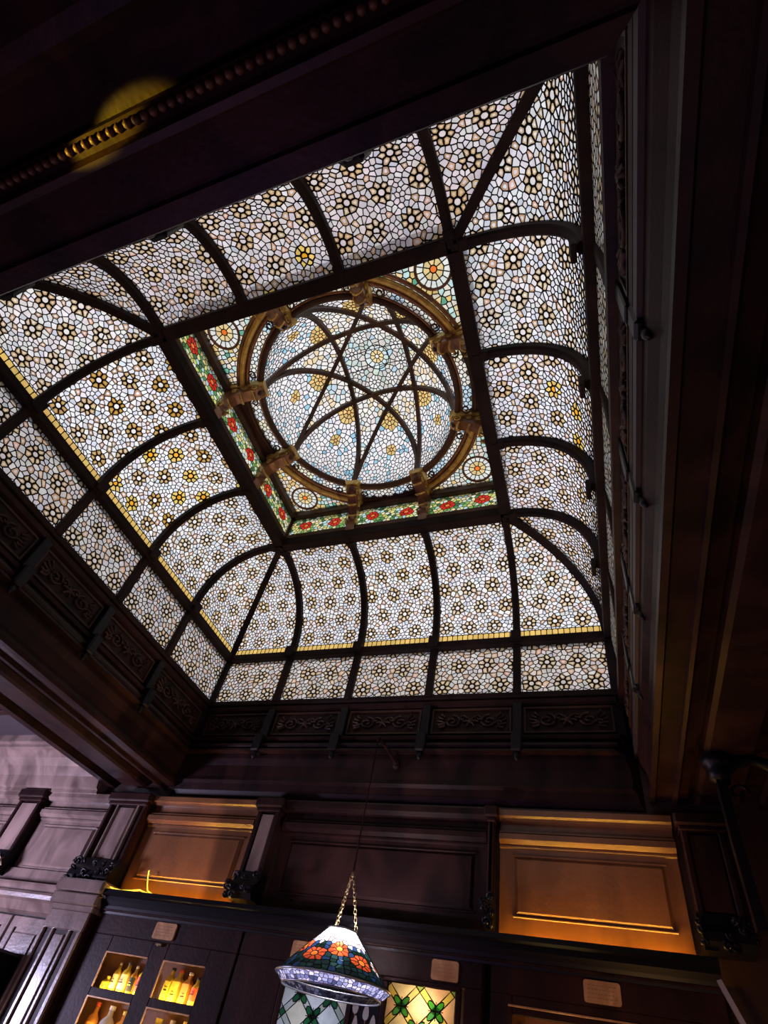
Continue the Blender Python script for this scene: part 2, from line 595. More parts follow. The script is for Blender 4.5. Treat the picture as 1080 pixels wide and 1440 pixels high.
#               base tint with the panel's brightness put in                gold  suns  per bay 0..4 (t from -bt to +bt)
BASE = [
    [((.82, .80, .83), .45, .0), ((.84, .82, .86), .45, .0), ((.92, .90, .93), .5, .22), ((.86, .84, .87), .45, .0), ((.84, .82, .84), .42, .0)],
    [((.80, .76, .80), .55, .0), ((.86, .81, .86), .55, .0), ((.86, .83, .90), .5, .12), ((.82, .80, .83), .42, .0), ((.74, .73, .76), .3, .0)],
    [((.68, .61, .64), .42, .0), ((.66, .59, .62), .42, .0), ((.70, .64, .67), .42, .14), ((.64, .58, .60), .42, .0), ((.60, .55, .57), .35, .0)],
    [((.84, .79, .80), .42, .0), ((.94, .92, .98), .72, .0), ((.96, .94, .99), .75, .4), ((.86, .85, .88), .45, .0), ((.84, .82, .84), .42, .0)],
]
seed = 0
for s in range(4):
    at, ao, bt, bo = side_dims(s)
    T = cove_table(s)
    Lv = T[-1][0]
    fm = cove_map(s, T)
    edges = [-bt, -at, -at * RB, at * RB, at, bt]
    for b in range(5):
        seed += 1
        rnd.seed(seed)
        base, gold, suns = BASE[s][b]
        u0, u1 = edges[b], edges[b + 1]
        foot = 0.105 if s in (0, 3) else 0.0
        head = 0.03 if s == 1 and b in (1, 2, 3) else 0.0
        if b in (1, 2, 3):
            poly = [(u0 + .012, foot), (u1 - .012, foot), (u1 - .012, Lv - head), (u0 + .012, Lv - head)]
        elif b == 4:
            poly = [(u0 + .012, foot)] + [(t, l) for l, o, z, t in T if l > foot + .01 and t > u0 + .013]
            poly.insert(1, (cove_at(T, foot)[2], foot))
            poly.append((u0 + .012, hip_end(T, u0 + .012)))
        else:
            q = [(u1 - .012, foot)] + [(-t, l) for l, o, z, t in T if l > foot + .01 and -t < u1 - .013]
            q.insert(1, (-cove_at(T, foot)[2], foot))
            q.append((u1 - .012, hip_end(T, .012 - u1)))
            poly = q[::-1]
        hs = halfplanes(poly)
        S = flower_sites(min(p[0] for p in poly), max(p[0] for p in poly), foot, Lv, off=(rnd.uniform(.06, .12), .09))
        cells = voronoi(S, hs, 0.05)
        # a row of small gold oblongs along the foot (or the head) of the cove
        if foot:
            n = max(1, int((u1 - u0) / 0.05))
            lo, hi = (u0 + .015, u1 - .015)
            w_ = (hi - lo) / n
            for i in range(n):
                cells.append(([(lo + i * w_, .04), (lo + (i + 1) * w_, .04), (lo + (i + 1) * w_, foot), (lo + i * w_, foot)], ('border', 0)))
        if head:
            n = int((u1 - u0) / 0.04)
            w_ = (u1 - u0 - .03) / n
            for i in range(n):
                a = u0 + .015 + i * w_
                cells.append(([(a, Lv - head), (a + w_, Lv - head), (a + w_, Lv), (a, Lv)], ('border', 1)))
        gl, le = MB(), MB()
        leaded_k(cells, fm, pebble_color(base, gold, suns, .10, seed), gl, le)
        g = keep(gl.build('glass_panel', M_GLASS), cove); g['kind'] = 'stuff'
        l_ = le.build('lead_came', M_LEAD, g); l_['kind'] = 'stuff'
    # ribs of this side
    prof = [(-.031, -.008), (-.031, .05), (-.016, .066), (.016, .066), (.031, .05), (.031, -.008)]
    for t in (-at, -at * RB, at * RB, at):
        mb = MB()
        path = []
        rs_ = []
        for l, o, z, _ in T[::1]:
            path.append((l, o, z))
        pts = []
        # explicit rings so that the section stays square to the curve
        k = len(prof)
        for (l, o, z) in path:
            o2, z2, _ = cove_at(T, min(l + .02, Lv)); o1, z1, _ = cove_at(T, max(l - .02, 0))
            dx, dz = o2 - o1, z2 - z1
            L = hypot(dx, dz)
            for a, n_ in prof:
                pts.append(side_pt(s, t + a, o - dz / L * n_, z + dx / L * n_))
        fs = []
        for i in range(len(path) - 1):
            for j in range(k):
                j2 = (j + 1) % k
                fs.append((i * k + j, (i + 1) * k + j, (i + 1) * k + j2, i * k + j2))
        fs.append(tuple(range(k))); fs.append(tuple((len(path) - 1) * k + j for j in range(k)))
        mb.add(pts, fs)
        keep(mb.build('curved_rib', M_RIB), cove)
        # small lug where the rib meets the rim
        mb = MB()
        a, b_ = side_pt(s, t - .035, ao + .05, 0), side_pt(s, t + .035, ao + .11, 0)
        mb.obox(min(a[0], b_[0]), max(a[0], b_[0]), min(a[1], b_[1]), max(a[1], b_[1]), ZR - .075, ZR - .015)
        keep(mb.build('rib_lug', M_RIB), cove)
    # rim beam and eave beam of this side
    mb = MB()
    a, b_ = side_pt(s, -at - .045, ao - .035, 0), side_pt(s, at + .045, ao + .065, 0)
    mb.obox(min(a[0], b_[0]), max(a[0], b_[0]), min(a[1], b_[1]), max(a[1], b_[1]), ZR - .06, ZR + .045)
    keep(mb.build('rim_beam', M_RIB), cove)
    mb = MB()
    a, b_ = side_pt(s, -bt - .02, bo - (.04 if s == 1 else .065), 0), side_pt(s, bt + .02, bo + .05, 0)
    mb.obox(min(a[0], b_[0]), max(a[0], b_[0]), min(a[1], b_[1]), max(a[1], b_[1]), ZE - .075, ZE + .0)
    keep(mb.build('eave_beam', M_RIB), cove)
    mb = MB()
    for t in (-at, -at * RB, at * RB, at):
        a, b_ = side_pt(s, t - .045, bo - .10, 0), side_pt(s, t + .045, bo - .07, 0)
        mb = MB()
        mb.obox(min(a[0], b_[0]), max(a[0], b_[0]), min(a[1], b_[1]), max(a[1], b_[1]), ZE - .07, ZE + .05)
        keep(mb.build('eave_boss', M_RIB), cove)
# four hips
T0 = cove_table(0); T1 = cove_table(1)
for sx in (-1, 1):
    for sy in (-1, 1):
        path = []
        for th in TH:
            c, sn = ce(th)
            path.append((sx * (AX + (BX - AX) * c), sy * (AY + (BY - AY) * c), ZE + (ZR - ZE) * sn - .012))
        mb = MB()
        mb.sweep(path, [(-.032, -.04), (-.032, .03), (.032, .03), (.032, -.04)])
        keep(mb.build('hip_rib', M_RIB), cove)

# ------------------------------------------------------------------ upright lights under the cove
wid = 0
for s in range(4):
    at, ao, bt, bo = side_dims(s)
    lab = ['upright band of five pebbled glass lights above the far frieze', 'upright band of pebbled glass lights on the right, seen edge-on',
           'upright band of pebbled glass lights over the near frieze', 'upright band of pebbled glass lights above the left frieze'][s]
    wroot = empty('window_%d' % (s + 1), side_pt(s, 0, bo, ZC), lab, 'window', kind='structure')
    edges = [-bt, -at, -at * RB, at * RB, at, bt]
    bo += .05 if s == 1 else 0
    lean = .07 if s == 1 else 0
    for b in range(5):
        rnd.seed(100 + s * 5 + b)
        u0, u1 = edges[b] + .02, edges[b + 1] - .02
        v0, v1 = ZC + .015, ZE - .065
        hs = halfplanes([(u0, v0), (u1, v0), (u1, v1), (u0, v1)])
        S = flower_sites(u0, u1, v0, v1, fs=.25, pr=.052, sp=.040)
        cells = voronoi(S, hs, .052)
        gl, le = MB(), MB()
        base = [(.62, .56, .54), (.62, .58, .54), (.56, .5, .5), (.60, .56, .57)][s]  # dimmer look of the upright bands put into the tint
        leaded_k(cells, lambda u, v, r: side_pt(s, u, bo - r * (.3 if s == 1 else 1) - lean * (v - ZC), v), pebble_color(base, .28, 0, .1, 200 + s * 5 + b), gl, le, lead=.0068)
        g = keep(gl.build('glass_panel', M_GLASS), wroot); g['kind'] = 'stuff'
        l_ = le.build('lead_came', M_LEAD, g); l_['kind'] = 'stuff'
    for t in (-bt + .012, -at, -at * RB, at * RB, at, bt - .012):
        mb = MB()
        a, b_ = side_pt(s, t - .032, bo - .045, 0), side_pt(s, t + .032, bo + .02, 0)
        mb.obox(min(a[0], b_[0]), max(a[0], b_[0]), min(a[1], b_[1]), max(a[1], b_[1]), ZC - .01, ZE - .07)
        keep(mb.build('mullion', M_RIB), wroot)
    mb = MB()
    a, b_ = side_pt(s, -bt - .02, bo - (.0 if s == 1 else .03), 0), side_pt(s, bt + .02, bo + .05, 0)
    mb.obox(min(a[0], b_[0]), max(a[0], b_[0]), min(a[1], b_[1]), max(a[1], b_[1]), ZC - .035, ZC + .012)
    keep(mb.build('sill', M_RIB), wroot)

# ------------------------------------------------------------------ lantern: upright foliage band, ceiling ring and dome
ZB0, ZB1 = 5.80, 6.05         # foliage band
ZK = 6.13                     # flat of the lantern
RI = 0.90                     # inner ring
ZI = 6.16
HD = 1.0
dome = empty('glass_dome', (0, 0, ZR), 'round stained glass dome with crossing star ribs, gilt corbels and red-flowered green band', 'dome')
rnd.seed(50)
FOL = [(.10, .28, .09), (.22, .42, .12), (.66, .66, .20), (.84, .76, .40), (.50, .72, .76), (.86, .86, .74), (.07, .16, .07), (.70, .78, .50), (.84, .70, .30)]
for s in range(4):
    at, ao, bt, bo = side_dims(s)
    e = [-at, -at * .345, at * .345, at]
    for b in range(3):
        u0, u1 = e[b] + .02, e[b + 1] - .02
        fl = [(u0 + (u1 - u0) * f, (ZB0 + ZB1) / 2 + rnd.uniform(-.02, .02)) for f in (.26, .74)]
        S = []
        for k, (x, y) in enumerate(fl):
            S.append((x, y, ('sun', 0)))
            for i in range(9):
                S.append((x + .05 * cos(i * .698), y + .042 * sin(i * .698), ('red', 0)))
        y = ZB0 - .01
        j = 0
        while y < ZB1 + .02:
            x = u0 - .02 + (j % 2) * .02
            while x < u1 + .03:
                xx, yy = x + rnd.uniform(-.013, .013), y + rnd.uniform(-.013, .013)
                if all(hypot(xx - a, (yy - c) * 1.15) > .076 for a, c in fl):
                    S.append((xx, yy, ('leaf', 0)))
                x += .042
            y += .036; j += 1
        cells = voronoi(S, halfplanes([(u0, ZB0), (u1, ZB0), (u1, ZB1), (u0, ZB1)]), .05)

        def fc(k, x, y):
            if k[0] == 'sun': return (0.85, .22, .05)
            if k[0] == 'red': return jit((.62, .035, .02), .2)
            return jit(rnd.choice(FOL), .15)
        gl, le = MB(), MB()
        leaded(cells, lambda u, v, r: side_pt(s, u, ao - r, v), fc, gl, le, .0032, .2, .003)
        g = keep(gl.build('flower_band', M_GLASS), dome); g['kind'] = 'stuff'
        l_ = le.build('lead_came', M_LEAD, g); l_['kind'] = 'stuff'
    for (za, zb, d0, d1, m, nm) in ((ZR + .045, ZR + .085, -.03, .04, M_RIM, 'rim_moulding'), (ZR + .085, ZB0, -.012, .04, M_RIM, 'band_base'),
                                   (ZB1, ZK + .03, -.05, .04, M_RIM, 'band_cornice')):
        mb = MB()
        a, b_ = side_pt(s, -at - .02, ao + d0, 0), side_pt(s, at + .02, ao + d1, 0)
        mb.obox(min(a[0], b_[0]), max(a[0], b_[0]), min(a[1], b_[1]), max(a[1], b_[1]), za, zb, .008)
        keep(mb.build(nm, m), dome)
    for t in (-at + .012, at - .012):
        mb = MB()
        a, b_ = side_pt(s, t - .016, ao - .012, 0), side_pt(s, t + .016, ao + .02, 0)
        mb.obox(min(a[0], b_[0]), max(a[0], b_[0]), min(a[1], b_[1]), max(a[1], b_[1]), ZB0 - .005, ZB1 + .005)
        keep(mb.build('corner_post', M_RIM), dome)

# spandrels with their rosettes
R1 = 1.065
for sx in (-1, 1):
    for sy in (-1, 1):
        rnd.seed(60 + sx * 2 + sy)
        cx, cy = .925, .885
        S = [(cx, cy, ('sun', 0))]
        for i in range(8):
            S.append((cx + .052 * cos(i * pi / 4), cy + .052 * sin(i * pi / 4), ('yel', 0)))
        for i in range(16):
            S.append((cx + .105 * cos(i * pi / 8 + .2), cy + .105 * sin(i * pi / 8 + .2), ('ray', 0)))
        for i in range(22):
            S.append((cx + .158 * cos(i * pi / 11), cy + .158 * sin(i * pi / 11), ('bit', 0)))
        for i in range(-1, 20):
            for j in range(-1, 20):
                x = .36 + i * .045 + rnd.uniform(-.012, .012); y = .36 + j * .042 + rnd.uniform(-.012, .012)
                if hypot(x - cx, y - cy) > .185 and hypot(x, y) > R1 - .04: S.append((x, y, ('bit', 0)))
        cells = voronoi(S, halfplanes([(.3, .3), (AX - .01, .3), (AX - .01, AY - .02), (.3, AY - .02)]), .055)
        cells = [c for c in cells if hypot(*area_c(c[0])[1]) > R1 - .02]

        def fc(k, x, y):
            if k[0] == 'sun': return (.9, .20, .03)
            if k[0] == 'yel': return jit((.80, .62, .30), .1)
            if k[0] == 'ray': return jit((.80, .82, .78), .07)
            return jit(rnd.choice([(.75, .78, .76), (.78, .55, .22), (.55, .75, .72), (.85, .8, .7), (.80, .62, .32), (.84, .80, .74), (.8, .7, .6)] + ([(.15, .42, .3)] if rnd.random() < .35 else [])), .12)
        gl, le = MB(), MB()
        leaded(cells, lambda u, v, r: (sx * u, sy * v, ZK - r), fc, gl, le, .0045, .3, .004)
        g = keep(gl.build('spandrel_glass', M_GLASS), dome); g['kind'] = 'stuff'
        l_ = le.build('lead_came', M_LEAD, g); l_['kind'] = 'stuff'
        mb = MB()
        mb.tube([(sx * (cx + .136 * cos(a * pi / 16)), sy * (cy + .136 * sin(a * pi / 16)), ZK - .012) for a in range(32)], .012, 6, True)
        keep(mb.build('rosette_frame', M_GILT2), dome)
        # thick gilt corner arch: three rolls side by side
        a0 = atan2(sy, sx)
        for rr, rad, dz, m in ((R1 - .045, .020, -.02, M_GILT2), (R1, .026, -.035, M_GILT), (R1 + .042, .018, -.02, M_GILT2)):
            mb = MB()
            path = []
            for i in range(25):
                a = a0 + radians(-25 + 50 * i / 24)
                path.append((rr * cos(a), rr * sin(a), ZK + dz))
            mb.tube(path, rad, 8)
            keep(mb.build('corner_arch', m), dome)

# glass of the ring between the two circles, eight fields
for k in range(8):
    rnd.seed(80 + k)
    a0, a1 = radians(22.5 + 45 * k), radians(67.5 + 45 * k)
    ra, rb = RI + .012, R1 - .03
    rm = (ra + rb) / 2
    L = (a1 - a0) * rm
    S = []
    n = 7
    wv = rb - ra
    for i in range(n):
        x = (i + .5) * L / n
        S.append((x, wv / 2, ('disc', i)))
        for q in range(7):
            S.append((x + .040 * cos(q * .8976), wv / 2 + .040 * sin(q * .8976), ('pet', i)))
        for yy in (.008, wv - .008):
            S.append((x + L / n / 2, yy, ('tri', i)))
    cells = voronoi(S, halfplanes([(.02, 0), (L - .02, 0), (L - .02, wv), (.02, wv)]), .05)
    pal = [(.82, .82, .78), (.84, .80, .62), (.55, .72, .84), (.78, .82, .86), (.86, .82, .74)]
    ch = {i: rnd.choice(pal) for i in range(n)}

    def fc(kk, x, y):
        if kk[0] == 'tri': return (.06, .05, .05)
        return jit(ch[kk[1]], .1)

    def fm(u, v, r):
        a = a0 + u / rm
        rr = ra + v
        return (rr * cos(a), rr * sin(a), ZI + (ZK - ZI) * v / wv - .01 - r)
    gl, le = MB(), MB()
    leaded(cells, fm, fc, gl, le, .004, .4, .003)
    g = keep(gl.build('ring_glass', M_GLASS), dome); g['kind'] = 'stuff'
    l_ = le.build('lead_came', M_LEAD, g); l_['kind'] = 'stuff'
# flat infill beyond the ring on the four sides (dark wood), and the two rings
for rr, rad, z, m, nm in ((RI, .026, ZI - .02, M_RIM, 'inner_ring'), (RI + .035, .012, ZI - .02, M_GILT2, 'ring_bead'), (R1 - .01, .016, ZK - .01, M_RIM, 'outer_ring')):
    mb = MB()
    mb.tube([(rr * cos(a * pi / 48), rr * sin(a * pi / 48), z) for a in range(96)], rad, 8, True)
    keep(mb.build(nm, m), dome)

for q in range(4):
    lim = AX if q % 2 == 0 else AY
    a0 = q * pi / 2
    vs = []
    for z in (ZK - .012, ZK + .012):
        for i in range(13):
            b = radians(-26 + 52 * i / 12)
            c_, s_ = (R1 - .04) * cos(b), (R1 - .04) * sin(b)
            vs.append((c_ * cos(a0) - s_ * sin(a0), c_ * sin(a0) + s_ * cos(a0), z))
        for i in range(13):
            b = radians(-26 + 52 * i / 12)
            c_, s_ = lim + .02, (R1 - .025) * sin(b)
            vs.append((c_ * cos(a0) - s_ * sin(a0), c_ * sin(a0) + s_ * cos(a0), z))
    fs = []
    for k0 in (0, 26):
        fs += [(k0 + i, k0 + i + 1, k0 + 14 + i, k0 + 13 + i) for i in range(12)]
    keep(MB().add(vs, fs).build('side_infill', M_RIM), dome)

# dome glass, cut by the eight chords of the star
NODE = [(RI * cos(radians(22.5 + 45 * k)), RI * sin(radians(22.5 + 45 * k))) for k in range(8)]
CH = []
for a in range(8):
    b = (a + 3) % 8
    mx, my = (NODE[a][0] + NODE[b][0]) / 2, (NODE[a][1] + NODE[b][1]) / 2
    d = hypot(mx, my)
    CH.append((mx / d, my / d, d))
LD = RI * pi / 2 * 1.03


def dome_pt(x, y, r=0.0):
    """x, y on the unrolled disc of radius LD"""
    rho = hypot(x, y) / LD
    rho = min(rho, 1.0)
    a = atan2(y, x)
    pr = RI * sin(rho * pi / 2); z = HD * cos(rho * pi / 2)
    k = 1 - r / RI
    return (pr * cos(a) * k, pr * sin(a) * k, ZI + z * k)


rnd.seed(90)
S = []
occ = []


def clear(x, y, d):
    return all((x - q[0]) ** 2 + (y - q[1]) ** 2 > d * d for q in occ)


def rose(x, y, rings, kind):
    S.append((x, y, (kind, 'c'))); occ.append((x, y))
    R = 0
    for i, (r, n) in enumerate(rings):
        for q in range(n):
            a = 2 * pi * q / n + i * .3
            S.append((x + r * cos(a), y + r * sin(a), (kind, i))); occ.append((x + r * cos(a), y + r * sin(a)))


def chord_key(x, y):
    return tuple(1 if x * c[0] + y * c[1] > c[2] else 0 for c in CH)


rose(0, 0, [(.045, 8), (.095, 12)], 'gold')
for q in range(8):
    a = q * pi / 4 + pi / 8
    rose(.27 * cos(a), .27 * sin(a), [(.042, 8)], 'grey')
for q in range(8):
    a = q * pi / 4
    rose(.66 * cos(a), .66 * sin(a), [(.045, 7), (.092, 14)], 'amber')
    rose(1.0 * cos(a), 1.0 * sin(a), [(.04, 6)], 'amber')
    rose(.86 * cos(a + pi / 8), .86 * sin(a + pi / 8), [(.045, 7)], 'white')
    rose(1.19 * cos(a + pi / 8), 1.19 * sin(a + pi / 8), [(.043, 7)], 'white')
g_ = {}
for x, y in occ:
    g_.setdefault((int(x // .06), int(y // .06)), []).append((x, y))
x = -LD
tries = 0
while tries < 9000:
    tries += 1
    r = LD * sqrt(rnd.random()) * 1.02; a = rnd.uniform(0, 2 * pi)
    x, y = r * cos(a), r * sin(a)
    gx, gy = int(x // .06), int(y // .06)
    ok = True
    for i in (-1, 0, 1):
        for j in (-1, 0, 1):
            for q in g_.get((gx + i, gy + j), ()):
                if (q[0] - x) ** 2 + (q[1] - y) ** 2 < .0345 ** 2: ok = False; break
            if not ok: break
        if not ok: break
    if ok:
        S.append((x, y, ('fill', 0))); g_.setdefault((gx, gy), []).append((x, y))
circ = [(LD * cos(i * pi / 24), LD * sin(i * pi / 24)) for i in range(48)]
cells = voronoi(S, halfplanes(circ), .065)
groups = {}
for poly, kind in cells:
    A_, (cx, cy) = area_c(poly)
    px, py, pz = dome_pt(cx, cy)
    groups.setdefault(chord_key(px, py), []).append((poly, kind, px, py))


def dome_color(k, x, y):
    px, py, _ = dome_pt(x, y)
    nout = sum(chord_key(px, py))
    nm, i = k
    if nm == 'gold':
        return jit((.84, .66, .34), .08) if i == 0 else jit((.9, .88, .82), .06) if i == 'c' else jit((.70, .80, .80), .1)
    if nm == 'grey': return jit((.84, .82, .80), .07)
    if nm == 'amber': return jit((.80, .56, .22), .16) if i != 'c' else (.82, .45, .16)
    if nm == 'white': return jit((.93, .93, .96), .05)
    q = rnd.random()
    if nout == 0:
        return jit((.50, .68, .78), .15) if q < .12 else jit((.58, .66, .62), .12) if q < .55 else jit((.70, .67, .62), .1)
    if nout >= 3:
        return jit((.36, .62, .78), .15) if q < .11 else jit((.74, .83, .88), .1) if q < .22 else jit((.93, .90, .92), .07)
    return jit((.55, .72, .78), .12) if q < .07 else jit((.86, .70, .46), .12) if q < .27 else jit((.88, .84, .80), .08)


rnd.seed(91)
for key, lst in groups.items():
    gl, le = MB(), MB()
    leaded([(p, k) for p, k, _, _ in lst], dome_pt, dome_color, gl, le, .0048, .4, .005)
    g = keep(gl.build('dome_pane', M_GLASS), dome); g['kind'] = 'stuff'
    l_ = le.build('lead_came', M_LEAD, g); l_['kind'] = 'stuff'
for a in range(8):
    b = (a + 3) % 8
    path = []
    for i in range(33):
        t = i / 32
        t = .5 - .5 * cos(pi * t)
        x = NODE[a][0] * (1 - t) + NODE[b][0] * t; y = NODE[a][1] * (1 - t) + NODE[b][1] * t
        z = ZI + HD * sqrt(max(0, 1 - (x * x + y * y) / RI ** 2))
        k = .985
        path.append((x * k, y * k, ZI + (z - ZI) * k))
    mb = MB()
    mb.sweep(path, [(-.020, -.028), (-.020, .014), (.020, .014), (.020, -.028)])
    keep(mb.build('star_rib', M_RIM), dome)
# two thin saddle bars across the crown and a thin ring round its rosette
for yy in (-.085, .085):
    mb = MB()
    path = []
    for i in range(17):
        x = -.30 + .6 * i / 16
        path.append((x, yy, ZI + HD * sqrt(1 - (x * x + yy * yy) / RI ** 2) - .008))
    mb.tube(path, .004, 5)
    keep(mb.build('saddle_bar', M_LEAD), dome)
mb = MB()
mb.tube([(.125 * cos(i * pi / 16), .125 * sin(i * pi / 16), ZI + HD * sqrt(1 - .125 ** 2 / RI ** 2) - .008) for i in range(32)], .005, 5, True)
keep(mb.build('crown_ring', M_LEAD), dome)

# eight carved corbels between rim and ring
for k in range(8):
    a = radians(22.5 + 45 * k)
    nx, ny = RI * cos(a), RI * sin(a)
    # nearest side wall
    if abs(sin(a)) > abs(cos(a)):
        wx, wy = nx * 1.12, (AY if ny > 0 else -AY)
    else:
        wx, wy = (AX if nx > 0 else -AX), ny * 1.12
    d = Vector((nx - wx, ny - wy, 0)); L = d.length; d.normalize(); sd = Vector((-d.y, d.x, 0))
    W = Vector((wx, wy, 0))

    def P(l, s_, z):
        v = W + d * l + sd * s_
        return (v.x, v.y, z)
    prof = [(0.0, 5.70), (.035, 5.70), (.055, 5.76), (.05, 5.83), (.075, 5.90), (.13, 5.95), (.19, 5.985), (L + .01, 6.03), (L + .035, 6.07), (L + .03, 6.11), (0, 6.11)]
    mb = MB()
    n = len(prof)
    hw = .045
    mb.add([P(l, -hw, z) for l, z in prof] + [P(l, hw, z) for l, z in prof],
           [tuple(range(n - 1, -1, -1)), tuple(range(n, 2 * n))] + [(i, (i + 1) % n, n + (i + 1) % n, n + i) for i in range(n)])
    o = keep(mb.build('corbel', M_GILT2), dome)
    # cap slab with a gilt edge
    mb = MB()
    vs = [P(l, s_, z) for z in (6.085, 6.15) for l, s_ in ((-.0, -.062 - (z - 6.085) * .3), (L + .05, -.062 - (z - 6.085) * .3), (L + .05, .062 + (z - 6.085) * .3), (-.0, .062 + (z - 6.085) * .3))]
    mb.add(vs, [(0, 3, 2, 1), (4, 5, 6, 7), (0, 1, 5, 4), (1, 2, 6, 5), (2, 3, 7, 6), (3, 0, 4, 7)])
    c_ = mb.build('corbel_cap', M_GILT, o)
    # scrolls and leaves on both cheeks and the front
    mb = MB()
    for s_ in (-1, 1):
        for (cl, cz, r0) in ((L - .02, 6.055, .042), (.055, 5.80, .034), (.11, 6.02, .03), (L * .62, 6.055, .026)):
            path = []
            for i in range(19):
                t = i / 18
                r = r0 * (1 - .75 * t)
                path.append(P(cl + r * cos(t * 9), s_ * (hw + .006), cz + r * sin(t * 9)))
            mb.tube(path, .0085, 5)
    for i in range(3):
        t = (i + .5) / 3
        l = .04 + (L - .03) * t
        z = 5.80 + .22 * t ** .6 - .012
        path = [P(l + .0, -hw, z + .02), P(l + .012, -hw * .5, z - .008), P(l + .018, 0, z - .016), P(l + .012, hw * .5, z - .008), P(l, hw, z + .02)]
        mb.tube(path, .010, 5)
    mb.build('carved_scrolls', M_GILT, o)['kind'] = 'stuff'
    # small drop under the cap on the ring side
    mb = MB()
    q = P(L + .015, 0, 0)
    mb.lathe([(.004, -.05), (.018, -.035), (.026, -.01), (.02, .012), (.03, .03), (.022, .05)], q[0], q[1], 10, 6.06)
    mb.build('drop_finial', M_RIM, o)
# scrolled wrought pieces in the ring near the right corbels
for k in range(8):
    a = radians(22.5 + 45 * k)
    for sg in (-1, 1):
        mb = MB()
        path = []
        for i in range(17):
            t = i / 16
            r = .04 * (1 - .7 * t)
            aa = a + sg * .135
            bx, by = (RI + .075) * cos(aa), (RI + .075) * sin(aa)
            path.append((bx + r * cos(t * 8 + a), by + r * sin(t * 8 + a), ZK - .03))
        mb.tube(path, .008, 5)
        keep(mb.build('ring_scroll', M_RIM), dome)

# ------------------------------------------------------------------ entablature round the opening, cut side by side
def flare(s, d, z):
    """the right side leans out a little towards its foot"""
    k = {1: .15, 3: .04}.get(s, 0)
    if s == 1: d = max(d, -.012) if d < 0 else d
    if d > .3: return d
    return d + k * min(.75, max(0, 4.26 - z))


def bar_side(s, prof, d_end_far=None, trim=None):
    """profile (d outward from the opening edge, z) run along side s with mitres"""
    at, ao, bt, bo = side_dims(s)
    n = len(prof)
    A, B = [], []
    for d, z in prof:
        d = flare(s, d, z)
        ta, tb = -(bt + d), bt + d
        if s in (1, 3):      # left / right run along y and stop against the far wall
            lim = YW + .01 if d > (YW - BY) else None
            if lim:
                if s == 1: ta = -lim      # +x: point(t)=(o,-t): far end is t=-
                else: tb = lim
        A.append(side_pt(s, ta, bo + d, z)); B.append(side_pt(s, tb, bo + d, z))
    fs = [(i, (i + 1) % n, n + (i + 1) % n, n + i) for i in range(n)] + [tuple(range(n)), tuple(range(2 * n - 1, n - 1, -1))]
    return A + B, fs


LABF = ['dark carved frieze running under the far band of lights', 'dark carved frieze on the right, seen edge-on', 'dark carved frieze on the near side overhead', 'dark brown carved frieze running under the left band of lights']
LABB = ['polished dark wall band between far frieze and bar panelling', 'broad moulded dark beam down the right side of the opening', 'broad moulded dark beam along the near side of the opening', 'broad moulded dark beam on the left of the opening, purple sheen']


def scroll_relief():
    """low carved scrollwork for one frieze panel, centred, 0.44 wide x 0.17 high in (x, z), proud towards -y"""
    mb = MB()
    def sp(cx, cz, r0, turn, sgn, ph):
        path = []
        for i in range(22):
            t = i / 21
            r = r0 * (1 - .85 * t)
            path.append((cx + r * cos(ph + sgn * t * turn), -.006, cz + r * sin(ph + sgn * t * turn)))
        mb.tube(path, .0085, 5)
    for sg in (-1, 1):
        sp(sg * .13, 0.0, .065, 9.5, sg, pi / 2)
        sp(sg * .055, .03, .035, 8, -sg, -pi / 2)
        sp(sg * .20, -.025, .03, 7, -sg, pi)
        for i in range(5):
            a = -.7 + i * .35
            x0, z0 = sg * (.13 + .07 * cos(a)), .07 * sin(a)
            mb.tube([(x0, -.004, z0), (x0 + sg * .03 * cos(a), -.012, z0 + .03 * sin(a)), (x0 + sg * .045 * cos(a + .4), -.004, z0 + .045 * sin(a + .4))], .008, 5)
    mb.lathe([(.002, -.03), (.018, -.018), (.026, 0), (.016, .02), (.004, .04)], 0, 0, 8)
    for i in range(6):
        a = i * pi / 3
        mb.tube([(0, -.008, 0), (.03 * cos(a), -.014, .03 * sin(a)), (.055 * cos(a), -.004, .055 * sin(a))], .008, 5)
    return mb.mesh('carved_scroll')


